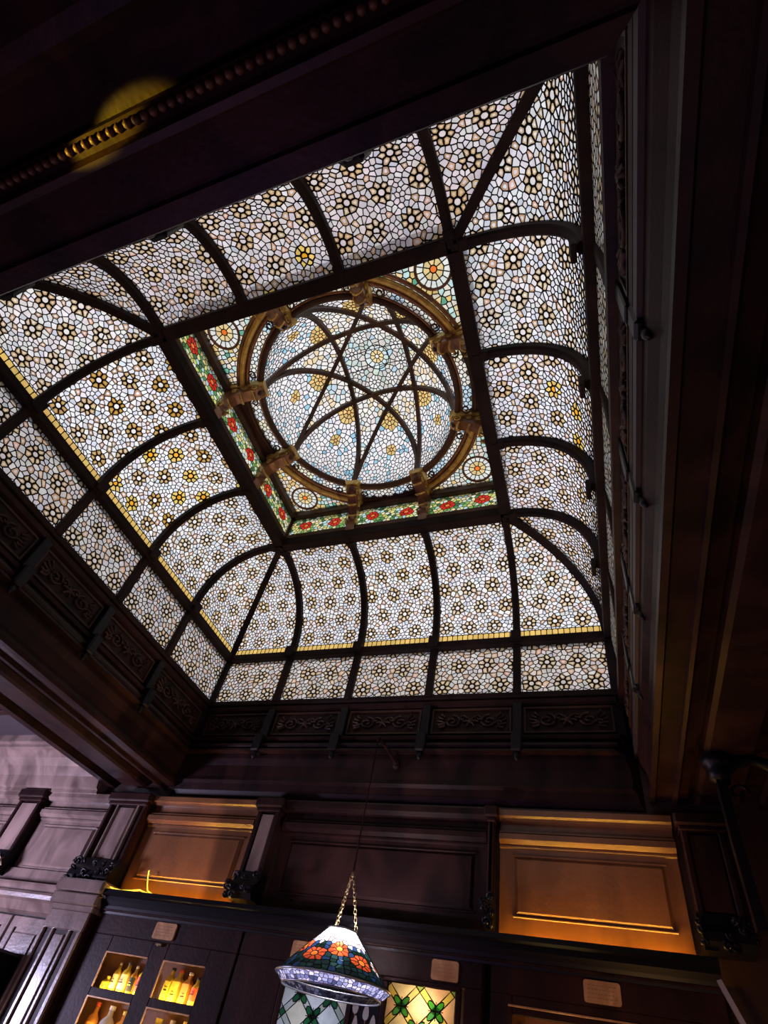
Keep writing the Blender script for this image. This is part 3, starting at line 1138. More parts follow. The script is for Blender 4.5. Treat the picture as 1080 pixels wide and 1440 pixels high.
relief = scroll_relief()
relief.materials.append(M_CARVE)
ROTS = [0, -pi / 2, pi, pi / 2]
for s in range(4):
    at, ao, bt, bo = side_dims(s)
    root = empty('trim_%d' % (s + 1), side_pt(s, 0, bo, 3.75), LABF[s], 'frieze', kind='structure')
    v, f = bar_side(s, [(.0, 4.225), (-.02, 4.20), (-.012, 4.165), (.022, 4.155), (.022, 3.885), (-.018, 3.875), (-.035, 3.855), (-.03, 3.835), (-.005, 3.83), (-.005, 3.80), (-.05, 3.79), (-.06, 3.765), (-.05, 3.745), (-.02, 3.735), (-.075, 3.725), (-.08, 3.705), (.02, 3.70), (.21, 3.70), (.21, 4.225)])
    keep(MB().add(v, f).build('frieze_board', M_DARK), root)
    edges = [-bt, -at, -at * RB, at * RB, at, bt]
    for b in range(5):
        u0, u1 = edges[b] + .05, edges[b + 1] - .05
        # sunk panel frame
        mb = MB()
        for (ua, ub, za, zb) in ((u0, u1, 4.125, 4.14), (u0, u1, 3.905, 3.92), (u0, u0 + .014, 3.92, 4.125), (u1 - .014, u1, 3.92, 4.125)):
            a, b_ = side_pt(s, ua, bo + flare(s, .004, 4.0), 0), side_pt(s, ub, bo + flare(s, .03, 4.0), 0)
            mb.box(min(a[0], b_[0]), max(a[0], b_[0]), min(a[1], b_[1]), max(a[1], b_[1]), za, zb)
        keep(mb.build('panel_frame', M_CARVE), root)
        o = bpy.data.objects.new('carved_scroll', relief)
        C.objects.link(o)
        o.location = side_pt(s, (u0 + u1) / 2, bo + flare(s, .016, 4.02), 4.02)
        o.rotation_euler = (0, 0, ROTS[s])
        wd = (u1 - u0)
        o.scale = (wd / .56, 1.2, .95)
        keep(o, root)
    for t in (-at, -at * RB, at * RB, at):
        mb = MB()
        a, b_ = side_pt(s, t - .035, bo + (.03 if s == 1 else -.03), 0), side_pt(s, t + .035, bo + .07, 0)
        mb.obox(min(a[0], b_[0]), max(a[0], b_[0]), min(a[1], b_[1]), max(a[1], b_[1]), 3.87, 4.17)
        pj = .04 if s == 1 else -.10
        a, b_ = side_pt(s, t - .04, bo + pj, 0), side_pt(s, t + .04, bo + .08, 0)
        mb.obox(min(a[0], b_[0]), max(a[0], b_[0]), min(a[1], b_[1]), max(a[1], b_[1]), 3.70, 3.87, .012)
        q = side_pt(s, t, bo + pj + .04, 0)
        mb.lathe([(.004, -.07), (.018, -.05), (.024, -.03), (.014, -.012), (.026, 0)], q[0], q[1], 10, 3.70)
        keep(mb.build('pilaster_block', M_BLACK), root)
    # beam below
    root = empty('trim_%d' % (s + 5), side_pt(s, 0, bo, 3.4), LABB[s], 'beam', kind='structure')
    if s == 0:
        prof = [(-.015, 3.70), (-.012, 3.66), (.008, 3.60), (.012, 3.50), (.0, 3.46), (.03, 3.44), (.04, 3.38), (.072, 3.33), (.085, 3.33), (.085, 3.70)]
    elif s == 2:
        prof = [(-.05, 3.70), (-.03, 3.66), (-.01, 3.60), (-.01, 3.50), (-.04, 3.46), (-.06, 3.43), (-.055, 3.40), (.0, 3.395), (.01, 3.41), (.125, 3.41), (.13, 3.385), (.15, 3.38), (.165, 3.40), (.21, 3.41), (.22, 3.45), (.36, 3.45), (.38, 3.41), (.42, 3.40), (.62, 3.40), (.66, 3.43), (.78, 3.43), (.80, 3.70)]
    else:
        prof = [(-.015, 3.70), (-.012, 3.66), (.008, 3.60), (.012, 3.50), (-.01, 3.46), (-.02, 3.43), (-.015, 3.40), (.02, 3.395), (.03, 3.41), (.125, 3.41), (.13, 3.385), (.15, 3.38), (.165, 3.40), (.215, 3.41), (.225, 3.45), (.36, 3.45), (.375, 3.41), (.40, 3.395), (.62, 3.395), (.64, 3.43), (.74, 3.43), (.75, 3.38), (.80, 3.37), (.83, 3.40), (.83, 3.78), (.78, 3.78)]
    v, f = bar_side(s, prof)
    keep(MB().add(v, f).build('beam_moulding', M_DARK), root)
    if s == 2:
        # rope of beads along the moulding overhead
        mb = MB()
        for i in range(130):
            x = -1.9 + i * .03
            mb.lathe([(.003, -.012), (.010, -.008), (.013, 0), (.010, .008), (.003, .012)], x, -BY - .19, 7, 3.40)
        o = keep(mb.build('bead_row', M_RIM), root); o['kind'] = 'stuff'

# ------------------------------------------------------------------ room shell
XL, XR, YN = -5.6, 2.78, -4.6
mb = MB(); mb.box(XL, XR, YN, YW + .2, -.1, 0)
tag(mb.build('floor', M_FLOOR), 'dark boarded floor of the bar room', 'floor', kind='structure')
mb = MB(); mb.box(XL, XR + .1, YW, YW + .12, 0, 3.9)
wall_far = tag(mb.build('wall_far', M_WALL), 'dark panelled bar wall below the skylight', 'wall', kind='structure')
mb = MB(); mb.box(XL - .1, XL, YN, YW + .1, 0, 3.9)
tag(mb.build('wall_left', M_WALL), 'dark wall closing the room far to the left', 'wall', kind='structure')
mb = MB(); mb.box(XR, XR + .1, YN, YW + .1, 0, 3.9)
wall_right = tag(mb.build('wall_right', M_WALL), 'dark brown wall at the right edge below the beam', 'wall', kind='structure')
mb = MB(); mb.box(XL, XR, YN - .1, YN, 0, 3.9)
tag(mb.build('wall_near', M_WALL), 'dark wall behind the viewer', 'wall', kind='structure')
# ceiling: slabs round the opening
mb = MB()
mb.box(XL, -BX - .05, YN, YW, 3.72, 3.80)
mb.box(BX + .05, XR, YN, YW, 3.72, 3.80)
mb.box(-BX - .05, BX + .05, YN, -BY - .05, 3.72, 3.80)
tag(mb.build('ceiling', M_PLASTER), 'dark ceiling round the skylight opening', 'ceiling', kind='structure')
mb = MB()
mb.box(-BX - .05, BX + .05, BY + .055, YW + .12, 3.6, 4.22)
for s in (1, 2, 3):
    e_ = .20 if s == 1 else .10
    a, b_ = side_pt(s, -2.05, (BX if s != 2 else BY) + e_, 0), side_pt(s, 2.05, (BX if s != 2 else BY) + e_ + .04, 0)
    mb.box(min(a[0], b_[0]), max(a[0], b_[0]), min(a[1], b_[1]), max(a[1], b_[1]), 3.6, 4.24)
tag(mb.build('trim_9', M_WALL), 'boarding hidden behind the carved friezes', 'trim', kind='structure')


def xprof(x0, x1, prof):
    """profile (y, z) extruded along x"""
    n = len(prof)
    vs = [(x0, y, z) for y, z in prof] + [(x1, y, z) for y, z in prof]
    return vs, [(i, (i + 1) % n, n + (i + 1) % n, n + i) for i in range(n)] + [tuple(range(n)), tuple(range(2 * n - 1, n - 1, -1))]


def yprof(y0, y1, prof):
    n = len(prof)
    vs = [(x, y0, z) for x, z in prof] + [(x, y1, z) for x, z in prof]
    return vs, [(i, (i + 1) % n, n + (i + 1) % n, n + i) for i in range(n)] + [tuple(range(n)), tuple(range(2 * n - 1, n - 1, -1))]


# left bay: deep coved cornice
root = empty('trim_10', (-4.2, 1.9, 3.3), 'pale glossy coved cornice over the far wall in the left bay', 'cornice', kind='structure')
v, f = xprof(XL, -2.76, [(YW, 3.24), (1.955, 3.245), (1.945, 3.27), (1.90, 3.28), (1.895, 3.31), (1.87, 3.325), (1.86, 3.36), (1.845, 3.42), (1.80, 3.50), (1.74, 3.56), (1.67, 3.60), (1.62, 3.61), (1.62, 3.64), (1.58, 3.65), (1.58, 3.72), (YW, 3.72)])
keep(MB().add(v, f).build('cornice_moulding', M_PALE_LIT), root)
# dark mouldings on the ceiling of the left bay
for i, (x0, x1, y) in enumerate(((-5.5, -2.8, 1.05), (-5.5, -2.8, .55))):
    mb = MB(); mb.obox(x0, x1, y, y + .07, 3.66, 3.725)
    tag(mb.build('trim_%d' % (11 + i), M_DARK), ['dark ceiling batten nearer the far wall in the left bay', 'dark ceiling batten farther from the far wall in the left bay'][i], 'batten', kind='structure')

# wall panelling: one thing per bay of the far wall, lamplight put into wood colour
BAYS = [(-5.4, -3.70, 'left', M_PALE_LIT, 'pale lit panel at the far left end of the panelled wall'), (-3.36, -2.54, 'left', M_PALE_LIT, 'pale lit wall panel left of the wide carved pilaster'),
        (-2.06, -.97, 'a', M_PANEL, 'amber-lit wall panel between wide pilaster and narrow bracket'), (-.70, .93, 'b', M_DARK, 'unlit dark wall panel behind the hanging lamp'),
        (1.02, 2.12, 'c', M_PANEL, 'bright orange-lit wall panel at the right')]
for x0, x1, kd, mat, lab in BAYS:
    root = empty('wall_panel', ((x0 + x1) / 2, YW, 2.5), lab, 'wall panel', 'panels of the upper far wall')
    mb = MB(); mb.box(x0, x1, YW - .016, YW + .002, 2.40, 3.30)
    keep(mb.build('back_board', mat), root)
    zt = 3.285
    for j, (z0, z1, d) in enumerate(((3.215, zt, .085), (3.125, 3.15, .05), (3.06, 3.125, .07), (3.035, 3.06, .03))):
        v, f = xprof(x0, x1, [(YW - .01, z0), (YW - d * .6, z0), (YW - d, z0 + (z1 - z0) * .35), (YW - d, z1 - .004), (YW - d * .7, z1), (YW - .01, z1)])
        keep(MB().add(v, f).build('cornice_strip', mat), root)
    # raised field with bevelled edges
    fx0, fx1, fz0, fz1 = x0 + .10, x1 - .08, 2.625, 2.985
    e = .022
    vs = [(fx0, YW - .014, fz0), (fx1, YW - .014, fz0), (fx1, YW - .014, fz1), (fx0, YW - .014, fz1),
          (fx0 + e, YW - .034, fz0 + e), (fx1 - e, YW - .034, fz0 + e), (fx1 - e, YW - .034, fz1 - e), (fx0 + e, YW - .034, fz1 - e)]
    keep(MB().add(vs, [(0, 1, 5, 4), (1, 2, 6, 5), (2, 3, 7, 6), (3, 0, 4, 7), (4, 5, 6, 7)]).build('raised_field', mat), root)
    mb = MB()
    for (a, b, c_, d) in ((fx0 - .012, fx1 + .012, fz1 + .0, fz1 + .012), (fx0 - .012, fx1 + .012, fz0 - .012, fz0)):
        mb.obox(a, b, YW - .03, YW - .012, c_, d, .003)
    keep(mb.build('bead', mat), root)


def leaf_cluster(mb, cx, cy, cz, w_, h, dpt, n=14, seed_=1):
    r2 = random.Random(seed_)
    for i in range(n):
        a = r2.uniform(0, 2 * pi)
        x = cx + r2.uniform(-.5, .5) * w_; z = cz + r2.uniform(-.5, .5) * h; y = cy - r2.uniform(.2, 1) * dpt
        r = r2.uniform(.018, .034)
        path = [(x + r * (1 - .8 * t / 9) * cos(a + t * .75), y - .01 * sin(t), z + r * (1 - .8 * t / 9) * sin(a + t * .75)) for t in range(10)]
        mb.tube(path, .010, 5)


def bracket(x0, x1, lab, z0=2.52, z1=3.28, wide=False, mat=M_DARK, field=M_DARK):
    cx = (x0 + x1) / 2; W_ = x1 - x0
    root = empty('carved_pilaster', (cx, YW, z0), lab, 'pilaster', 'carved pilasters between the wall panels')
    mb = MB(); mb.obox(x0 + .02, x1 - .02, 1.925, YW, z0 + .14, z1 - .05)
    keep(mb.build('shaft', mat), root)
    for sx in (0, 1):
        a = x0 + .02 if sx == 0 else x1 - .055
        mb = MB(); mb.obox(a, a + .035, 1.895, 1.93, z0 + .16, z1 - .07)
        keep(mb.build('fillet', mat), root)
    if wide:
        for a in (x0 + .10, x1 - .125):
            mb = MB(); mb.obox(a, a + .025, 1.90, 1.93, z0 + .17, z1 - .09)
            keep(mb.build('inner_fillet', field), root)
    m_ = .055 if not wide else .14
    vs = [(x0 + m_, 1.926, z0 + .2), (x1 - m_, 1.926, z0 + .2), (x1 - m_, 1.926, z1 - .11), (x0 + m_, 1.926, z1 - .11)]
    vs += [(x0 + m_ + .012, 1.905, z0 + .21), (x1 - m_ - .012, 1.905, z0 + .21), (x1 - m_ - .012, 1.905, z1 - .12), (x0 + m_ + .012, 1.905, z1 - .12)]
    keep(MB().add(vs, [(0, 1, 5, 4), (1, 2, 6, 5), (2, 3, 7, 6), (3, 0, 4, 7), (4, 5, 6, 7)]).build('pilaster_field', field), root)
    mb = MB(); mb.obox(x0 - .01, x1 + .01, 1.86, YW, z1 - .07, z1 + .01, .012); mb.obox(x0 + .01, x1 - .01, 1.88, YW, z1 - .10, z1 - .07)
    keep(mb.build('capital', mat), root)
    mb = MB()
    v, f = xprof(x0 + .015, x1 - .015, [(YW, z0), (1.85, z0), (1.82, z0 + .04), (1.83, z0 + .09), (1.87, z0 + .13), (1.90, z0 + .2), (YW, z0 + .2)])
    mb.add(v, f)
    leaf_cluster(mb, cx, 1.86, z0 + .08, W_, .16, .05, 26 if wide else 14, int(abs(cx * 10)) + 3)
    keep(mb.build('carved_base', M_BLACK), root)
    return root


bracket(-3.70, -3.37, 'narrow carved pilaster at the left edge, above the pale ledge', mat=M_DARK, field=M_PALE_LIT)
bracket(-2.54, -2.08, 'wide dark pilaster with black carved base under the left beam', wide=True, mat=M_DARK, field=M_PALE_LIT)
bracket(-.96, -.72, 'slim dark pilaster right of the amber-lit panel', mat=M_DARK, field=M_PALE_LIT)
bracket(.93, 1.01, 'thin dark pilaster left of the bright orange panel')
bracket(2.14, 2.42, 'dark carved pilaster right of the bright orange panel')

# ledge over the cabinets
root = empty('cornice_ledge', (.1, 1.85, 2.3), 'black moulded ledge running along the top of the bar cabinets', 'ledge')
lp = [(YW - .02, 2.40), (1.815, 2.40), (1.815, 2.475), (1.80, 2.48), (1.78, 2.475), (1.775, 2.445), (1.80, 2.43), (1.80, 2.40), (1.82, 2.37), (1.835, 2.34), (1.84, 2.32), (YW - .02, 2.32)]
v, f = xprof(-2.02, 2.2, lp)
keep(MB().add(v, f).build('ledge_moulding', M_BLACK), root)
mb = MB(); mb.obox(-2.0, 2.2, 1.825, 1.84, 2.335, 2.35, .003)
keep(mb.build('ledge_bead', M_DARK), root)
root = empty('cornice_ledge', (-3.9, 1.85, 2.3), 'pale glossy moulded ledge left of the wide pilaster', 'ledge')
lp = [(YW - .018, 2.60), (1.955, 2.60), (1.95, 2.50), (1.90, 2.48), (1.86, 2.475), (1.855, 2.455), (1.875, 2.44), (1.875, 2.415), (1.84, 2.405), (1.825, 2.385), (1.83, 2.355), (1.87, 2.34), (1.90, 2.31), (1.93, 2.28), (YW - .018, 2.26)]
v, f = xprof(-5.5, -2.5, lp)
keep(MB().add(v, f).build('ledge_moulding', M_PALE_LIT), root)

# big fluted pilaster in front
PX0, PX1 = -2.47, -2.04
root = empty('fluted_pilaster', (-2.25, 1.8, 0), 'tall grey-lit pilaster with sunk flutes below the wide carved bracket', 'pilaster')
mb = MB(); mb.obox(PX0, PX1, 1.80, YW - .021, 0, 2.33)
keep(mb.build('shaft', M_DARK), root)
mb = MB(); mb.obox(PX0 - .02, PX1 + .02, 1.755, YW - .021, 2.34, 2.42, .01); mb.obox(PX0 - .005, PX1 + .005, 1.78, YW - .021, 2.30, 2.34, .006); mb.obox(PX0 - .03, PX1 + .03, 1.745, YW - .021, 2.43, 2.52, .015)
keep(mb.build('capital', M_PALE_LIT), root)
mb = MB(); mb.obox(PX0 + .01, PX1 - .01, 1.785, 1.81, 2.17, 2.30)
keep(mb.build('neck_block', M_PALE_LIT), root)
for a, b_, y in ((PX0 + .012, PX0 + .05, 1.782), (PX0 + .115, PX0 + .145, 1.785), (PX1 - .145, PX1 - .115, 1.785), (PX1 - .05, PX1 - .012, 1.782)):
    mb = MB(); mb.obox(a, b_, y, 1.81, 0.1, 2.17, .006)
    keep(mb.build('fillet', M_PALE_LIT), root)
mb = MB(); mb.obox(PX0 + .165, PX1 - .165, 1.79, 1.81, .2, 2.14, .006)
keep(mb.build('pilaster_field', M_PALE_LIT), root)

# pale cupboard doors left
DOORS = [(-3.50, -2.98, 'pale panelled cupboard door farther from the fluted pilaster'), (-2.96, -2.52, 'pale panelled cupboard door next to the fluted pilaster')]
for x0, x1, lab in DOORS:
    root = empty('cupboard_door', ((x0 + x1) / 2, 1.95, 0), lab, 'door', 'pale cupboard doors')
    mb = MB(); mb.obox(x0, x1, 1.93, YW - .021, .1, 2.24, .006)
    keep(mb.build('door_leaf', M_PALE_LIT), root)
    mb = MB(); mb.obox(x0 + .09, x1 - .09, 1.915, 1.94, .3, 2.13, .012)
    keep(mb.build('door_panel', M_PALE_LIT), root)
    mb = MB()
    for a in (x0 + .07, x1 - .085): mb.box(a, a + .012, 1.92, 1.935, .28, 2.16)
    keep(mb.build('bead', M_DARK), root)
root = empty('wall_speaker', (-2.6, 1.72, 1.7), 'black box-shaped fixture standing out at the lower left edge', 'speaker')
mb = MB(); mb.obox(-2.86, -2.60, 1.60, 1.90, 1.55, 1.98, .02)
keep(mb.build('speaker_case', M_BLACK), root)
mb = MB(); mb.obox(-2.84, -2.62, 1.588, 1.602, 1.57, 1.96, .004)
keep(mb.build('speaker_grille', M_LEAD), root)
mb = MB(); mb.box(-2.78, -2.68, 1.89, 1.95, 1.7, 1.8)
keep(mb.build('wall_mount', M_BLACK), root)

# ------------------------------------------------------------------ bar cabinets (front at y = 1.85)
YF = 1.85


def cabinet(x0, x1, lab):
    root = empty('bar_cabinet', ((x0 + x1) / 2, YF, 0), lab, 'cabinet', 'bar back cabinets')
    mb = MB()
    mb.box(x0, x1, YF + .02, YW - .001, 2.20, 2.32)
    mb.box(x0, x1, YF + .02, YW - .001, 0, .9)
    mb.box(x0, x0 + .02, YF + .02, YW - .001, .9, 2.2)
    mb.box(x1 - .02, x1, YF + .02, YW - .001, .9, 2.2)
    keep(mb.build('carcass', M_WALL), root)
    mb = MB(); mb.obox(x0, x1, YF, YF + .022, 2.19, 2.33, .004)
    keep(mb.build('top_rail', M_DARK), root)
    return root


cabA = cabinet(-2.0, -.72, 'black glazed cabinet full of bottles beside the fluted pilaster')
cabB = cabinet(-.70, .95, 'dark cabinet with two leaded glass doors behind the hanging lamp')
cabC = cabinet(1.0, 2.2, 'dark cabinet under the bright orange wall panel')

# cabinet A: glazed lattice with shelves
for (a, b_, z0, z1) in ((-2.0, -1.80, .9, 2.19), (-1.42, -1.28, .9, 2.19), (-.93, -.72, .9, 2.19)):
    mb = MB(); mb.obox(a, b_, YF, YF + .022, z0, z1, .004)
    keep(mb.build('stile', M_DARK), cabA)
for a, b_ in ((-1.80, -1.42), (-1.28, -.93)):
    for z0, z1 in ((2.09, 2.19), (1.825, 1.875), (1.45, 1.5)):
        mb = MB(); mb.obox(a, b_, YF + .002, YF + .02, z0, z1, .003)
        keep(mb.build('rail', M_DARK), cabA)
for x0, x1, z0, z1 in ((-1.80, -1.42, 1.875, 2.09), (-1.28, -.93, 1.875, 2.09), (-1.80, -1.42, 1.5, 1.825), (-1.28, -.93, 1.5, 1.825)):
    mb = MB(); t_ = .008
    mb.box(x0, x1, YF - .004, YF + .004, z1 - t_, z1); mb.box(x0, x0 + t_, YF - .004, YF + .004, z0, z1 - t_)
    keep(mb.build('gilt_slip', M_BRASS), cabA)
mb = MB(); mb.box(-1.98, -.74, YF + .025, YW - .002, 1.845, 1.855)
keep(mb.build('shelf', plain('pale_shelf', (.55, .45, .25), .3)), cabA)
mb = MB(); mb.box(-1.98, -.74, YF + .025, YW - .002, 1.50, 1.51)
keep(mb.build('shelf', M_RIM), cabA)
mb = MB(); mb.box(-1.98, -.74, YW - .008, YW - .001, .9, 2.19)
keep(mb.build('back_panel', M_PANEL), cabA)
# little strip lights standing inside the cabinet give the amber glow
for x, z in ((-1.61, 1.868), (-1.1, 1.868), (-1.61, 1.522), (-1.1, 1.522)):
    lamp('cabinet_strip_lamp', 'AREA', (x, YF + .035, z), 1.4 if z > 1.7 else 4.0, (1.0, .72, .2), .3, (x, YF + .10, z + .3), size_y=.012)

BM = {k: plain('bottle_' + k, c, .15) for k, c in dict(amber=(.75, .36, .05), yellow=(.88, .62, .06), dark=(.05, .03, .02), clear=(.6, .6, .58), orange=(.8, .30, .04)).items()}
LM = {k: plain('label_' + k, c, .5) for k, c in dict(cream=(.72, .58, .40), red=(.75, .10, .04), white=(.85, .85, .85), gold=(.9, .65, .08), black=(.03, .03, .03), orange=(.85, .35, .05)).items()}
YB = YF + .095


def bottle(x, z, r, h, body, label, cap, lab, grp, square=False, lz=(.18, .62)):
    root = empty('bottle', (x, YB, z), lab, 'bottle', grp)
    mb = MB()
    seg = 4 if square else 14
    rr = r * (1.3 if square else 1)
    pf = [(rr * .9, 0), (rr, .006), (rr, h * .66), (rr * .85, h * .72), (rr * .4, h * .80), (rr * .34, h * .93)]
    mb.lathe(pf, 0, 0, seg)
    o = mb.build('glass_body', BM[body], root)
    if square:
        for p_ in o.data.polygons: p_.use_smooth = False
        o.rotation_euler = (0, 0, pi / 4)
    mb = MB()
    if square:
        mb.box(-r * .88, r * .88, -r * .96 - .002, -r * .90, h * lz[0], h * lz[1])
    else:
        vs = []
        for zz in (h * lz[0], h * lz[1]):
            for i in range(9):
                a = -pi / 2 + (i - 4) * .28
                vs.append(((r + .0015) * cos(a), (r + .0015) * sin(a), zz))
        mb.add(vs, [(i, i + 1, 10 + i, 9 + i) for i in range(8)])
    mb.build('paper_label', LM[label], root)
    # a small emblem band on the label
    mb = MB()
    yy = -r * (.97 if square else 1.0) - .004
    mb.box(-r * .5, r * .5, yy, yy + .003, h * (lz[0] + .18), h * (lz[0] + .21))
    mb.box(-r * .35, r * .35, yy, yy + .003, h * (lz[0] + .27), h * (lz[0] + .285))
    mb.build('label_print', LM['black'] if label != 'black' else LM['gold'], root)
    mb = MB(); mb.lathe([(rr * .4, h * .92), (rr * .42, h * .93), (rr * .42, h), (rr * .38, h * 1.005)], 0, 0, 10)
    mb.build('cap', LM[cap], root)
    return root


z1 = 1.856
bottle(-1.765, z1, .026, .10, 'yellow', 'gold', 'gold', 'squat yellow box-shaped bottle at the left end of the upper shelf', 'bottles on the upper shelf', True)
bottle(-1.70, z1, .026, .19, 'yellow', 'cream', 'cream', 'second bottle from the left on the upper shelf, cream label', 'bottles on the upper shelf')
bottle(-1.62, z1, .033, .20, 'yellow', 'cream', 'black', 'yellow bottle with wide cream label in the middle of the left pane', 'bottles on the upper shelf')
bottle(-1.545, z1, .027, .185, 'amber', 'black', 'cream', 'slim amber bottle with black label left of the red-labelled one', 'bottles on the upper shelf')
bottle(-1.475, z1, .029, .20, 'yellow', 'red', 'black', 'bottle with red label at the right of the left pane', 'bottles on the upper shelf')
bottle(-1.235, z1, .027, .21, 'yellow', 'gold', 'black', 'leftmost yellow bottle of the right pane', 'bottles on the upper shelf', True)
bottle(-1.165, z1, .032, .205, 'yellow', 'gold', 'red', 'square yellow bottle, second in the right pane', 'bottles on the upper shelf', True, (.1, .66))
bottle(-1.08, z1, .030, .20, 'orange', 'orange', 'cream', 'orange-labelled bottle in the middle of the right pane', 'bottles on the upper shelf', True, (.1, .66))
bottle(-1.01, z1, .028, .18, 'yellow', 'red', 'black', 'short bottle with bright red label in the right pane', 'bottles on the upper shelf', False, (.25, .66))
bottle(-.94, z1, .032, .205, 'yellow', 'gold', 'black', 'square yellow bottle at the right end of the upper shelf', 'bottles on the upper shelf', True, (.1, .68))
z2 = 1.512
bottle(-1.75, z2, .040, .29, 'orange', 'orange', 'red', 'reddish bottle at the left end of the lower shelf', 'bottles on the lower shelf')
bottle(-1.62, z2, .050, .285, 'clear', 'white', 'white', 'big bottle with shining white label on the lower shelf', 'bottles on the lower shelf')
bottle(-1.49, z2, .045, .27, 'orange', 'orange', 'gold', 'orange bottle right of the big white-labelled one', 'bottles on the lower shelf', True)
bottle(-1.21, z2, .045, .27, 'yellow', 'gold', 'gold', 'yellow bottle at the left of the lower right pane', 'bottles on the lower shelf', True)
bottle(-1.10, z2, .045, .275, 'yellow', 'gold', 'cream', 'yellow bottle in the middle of the lower right pane', 'bottles on the lower shelf')
bottle(-.99, z2, .045, .28, 'amber', 'gold', 'gold', 'amber bottle at the right of the lower right pane', 'bottles on the lower shelf', True)

# plaques
M_WORN = plain('worn_ink', (.26, .15, .08), .5)
for x0, x1, lab in ((-1.45, -1.265, 'small tan plaque above the bottle cabinet'), (-.31, -.14, 'small tan plaque half hidden behind the hanging lamp'),
                    (.645, .81, 'small tan plaque above the warm leaded glass door'), (1.51, 1.70, 'small tan plaque below the bright orange wall panel')):
    root = empty('plaque', ((x0 + x1) / 2, YF, 2.2), lab, 'plaque', 'tan plaques on the cabinet rail')
    mb = MB()
    z0, z1_, r = 2.205, 2.31, .014
    ring = []
    for cx, cz, a0 in ((x1 - r, z1_ - r, 0), (x0 + r, z1_ - r, 90), (x0 + r, z0 + r, 180), (x1 - r, z0 + r, 270)):
        for i in range(5):
            a = radians(a0 + i * 22.5); ring.append((cx + r * cos(a), cz + r * sin(a)))
    n = len(ring)
    vs = [(x, YF - .012, z) for x, z in ring] + [(x, YF, z) for x, z in ring]
    mb.add(vs, [tuple(range(n)), tuple(range(2 * n - 1, n - 1, -1))] + [(i, (i + 1) % n, n + (i + 1) % n, n + i) for i in range(n)])
    keep(mb.build('plaque_plate', M_BRASS), root)
    mb = MB()
    r2 = random.Random(int(x0 * 100))
    for j in range(4):
        zz = z1_ - .022 - j * .019
        xx = x0 + .02
        while xx < x1 - .03:
            w_ = r2.uniform(.006, .02)
            mb.box(xx, min(xx + w_, x1 - .018), YF - .0128, YF - .012, zz - .0035, zz)
            xx += w_ + .006
    o = keep(mb.build('worn_lettering', M_WORN), root); o['kind'] = 'stuff'
# small brass catch under the first plaque
root = empty('latch', (-1.36, YF, 2.17), 'tiny brass catch under the plaque of the bottle cabinet', 'latch')
mb = MB(); mb.obox(-1.385, -1.335, YF - .02, YF, 2.165, 2.18, .003)
keep(mb.build('latch_bar', M_CHAIN), root)
mb = MB(); mb.lathe([(.004, 0), (.006, .004), (.004, .008)], -1.36, YF - .018, 8, 2.158)
keep(mb.build('latch_knob', M_CHAIN), root)


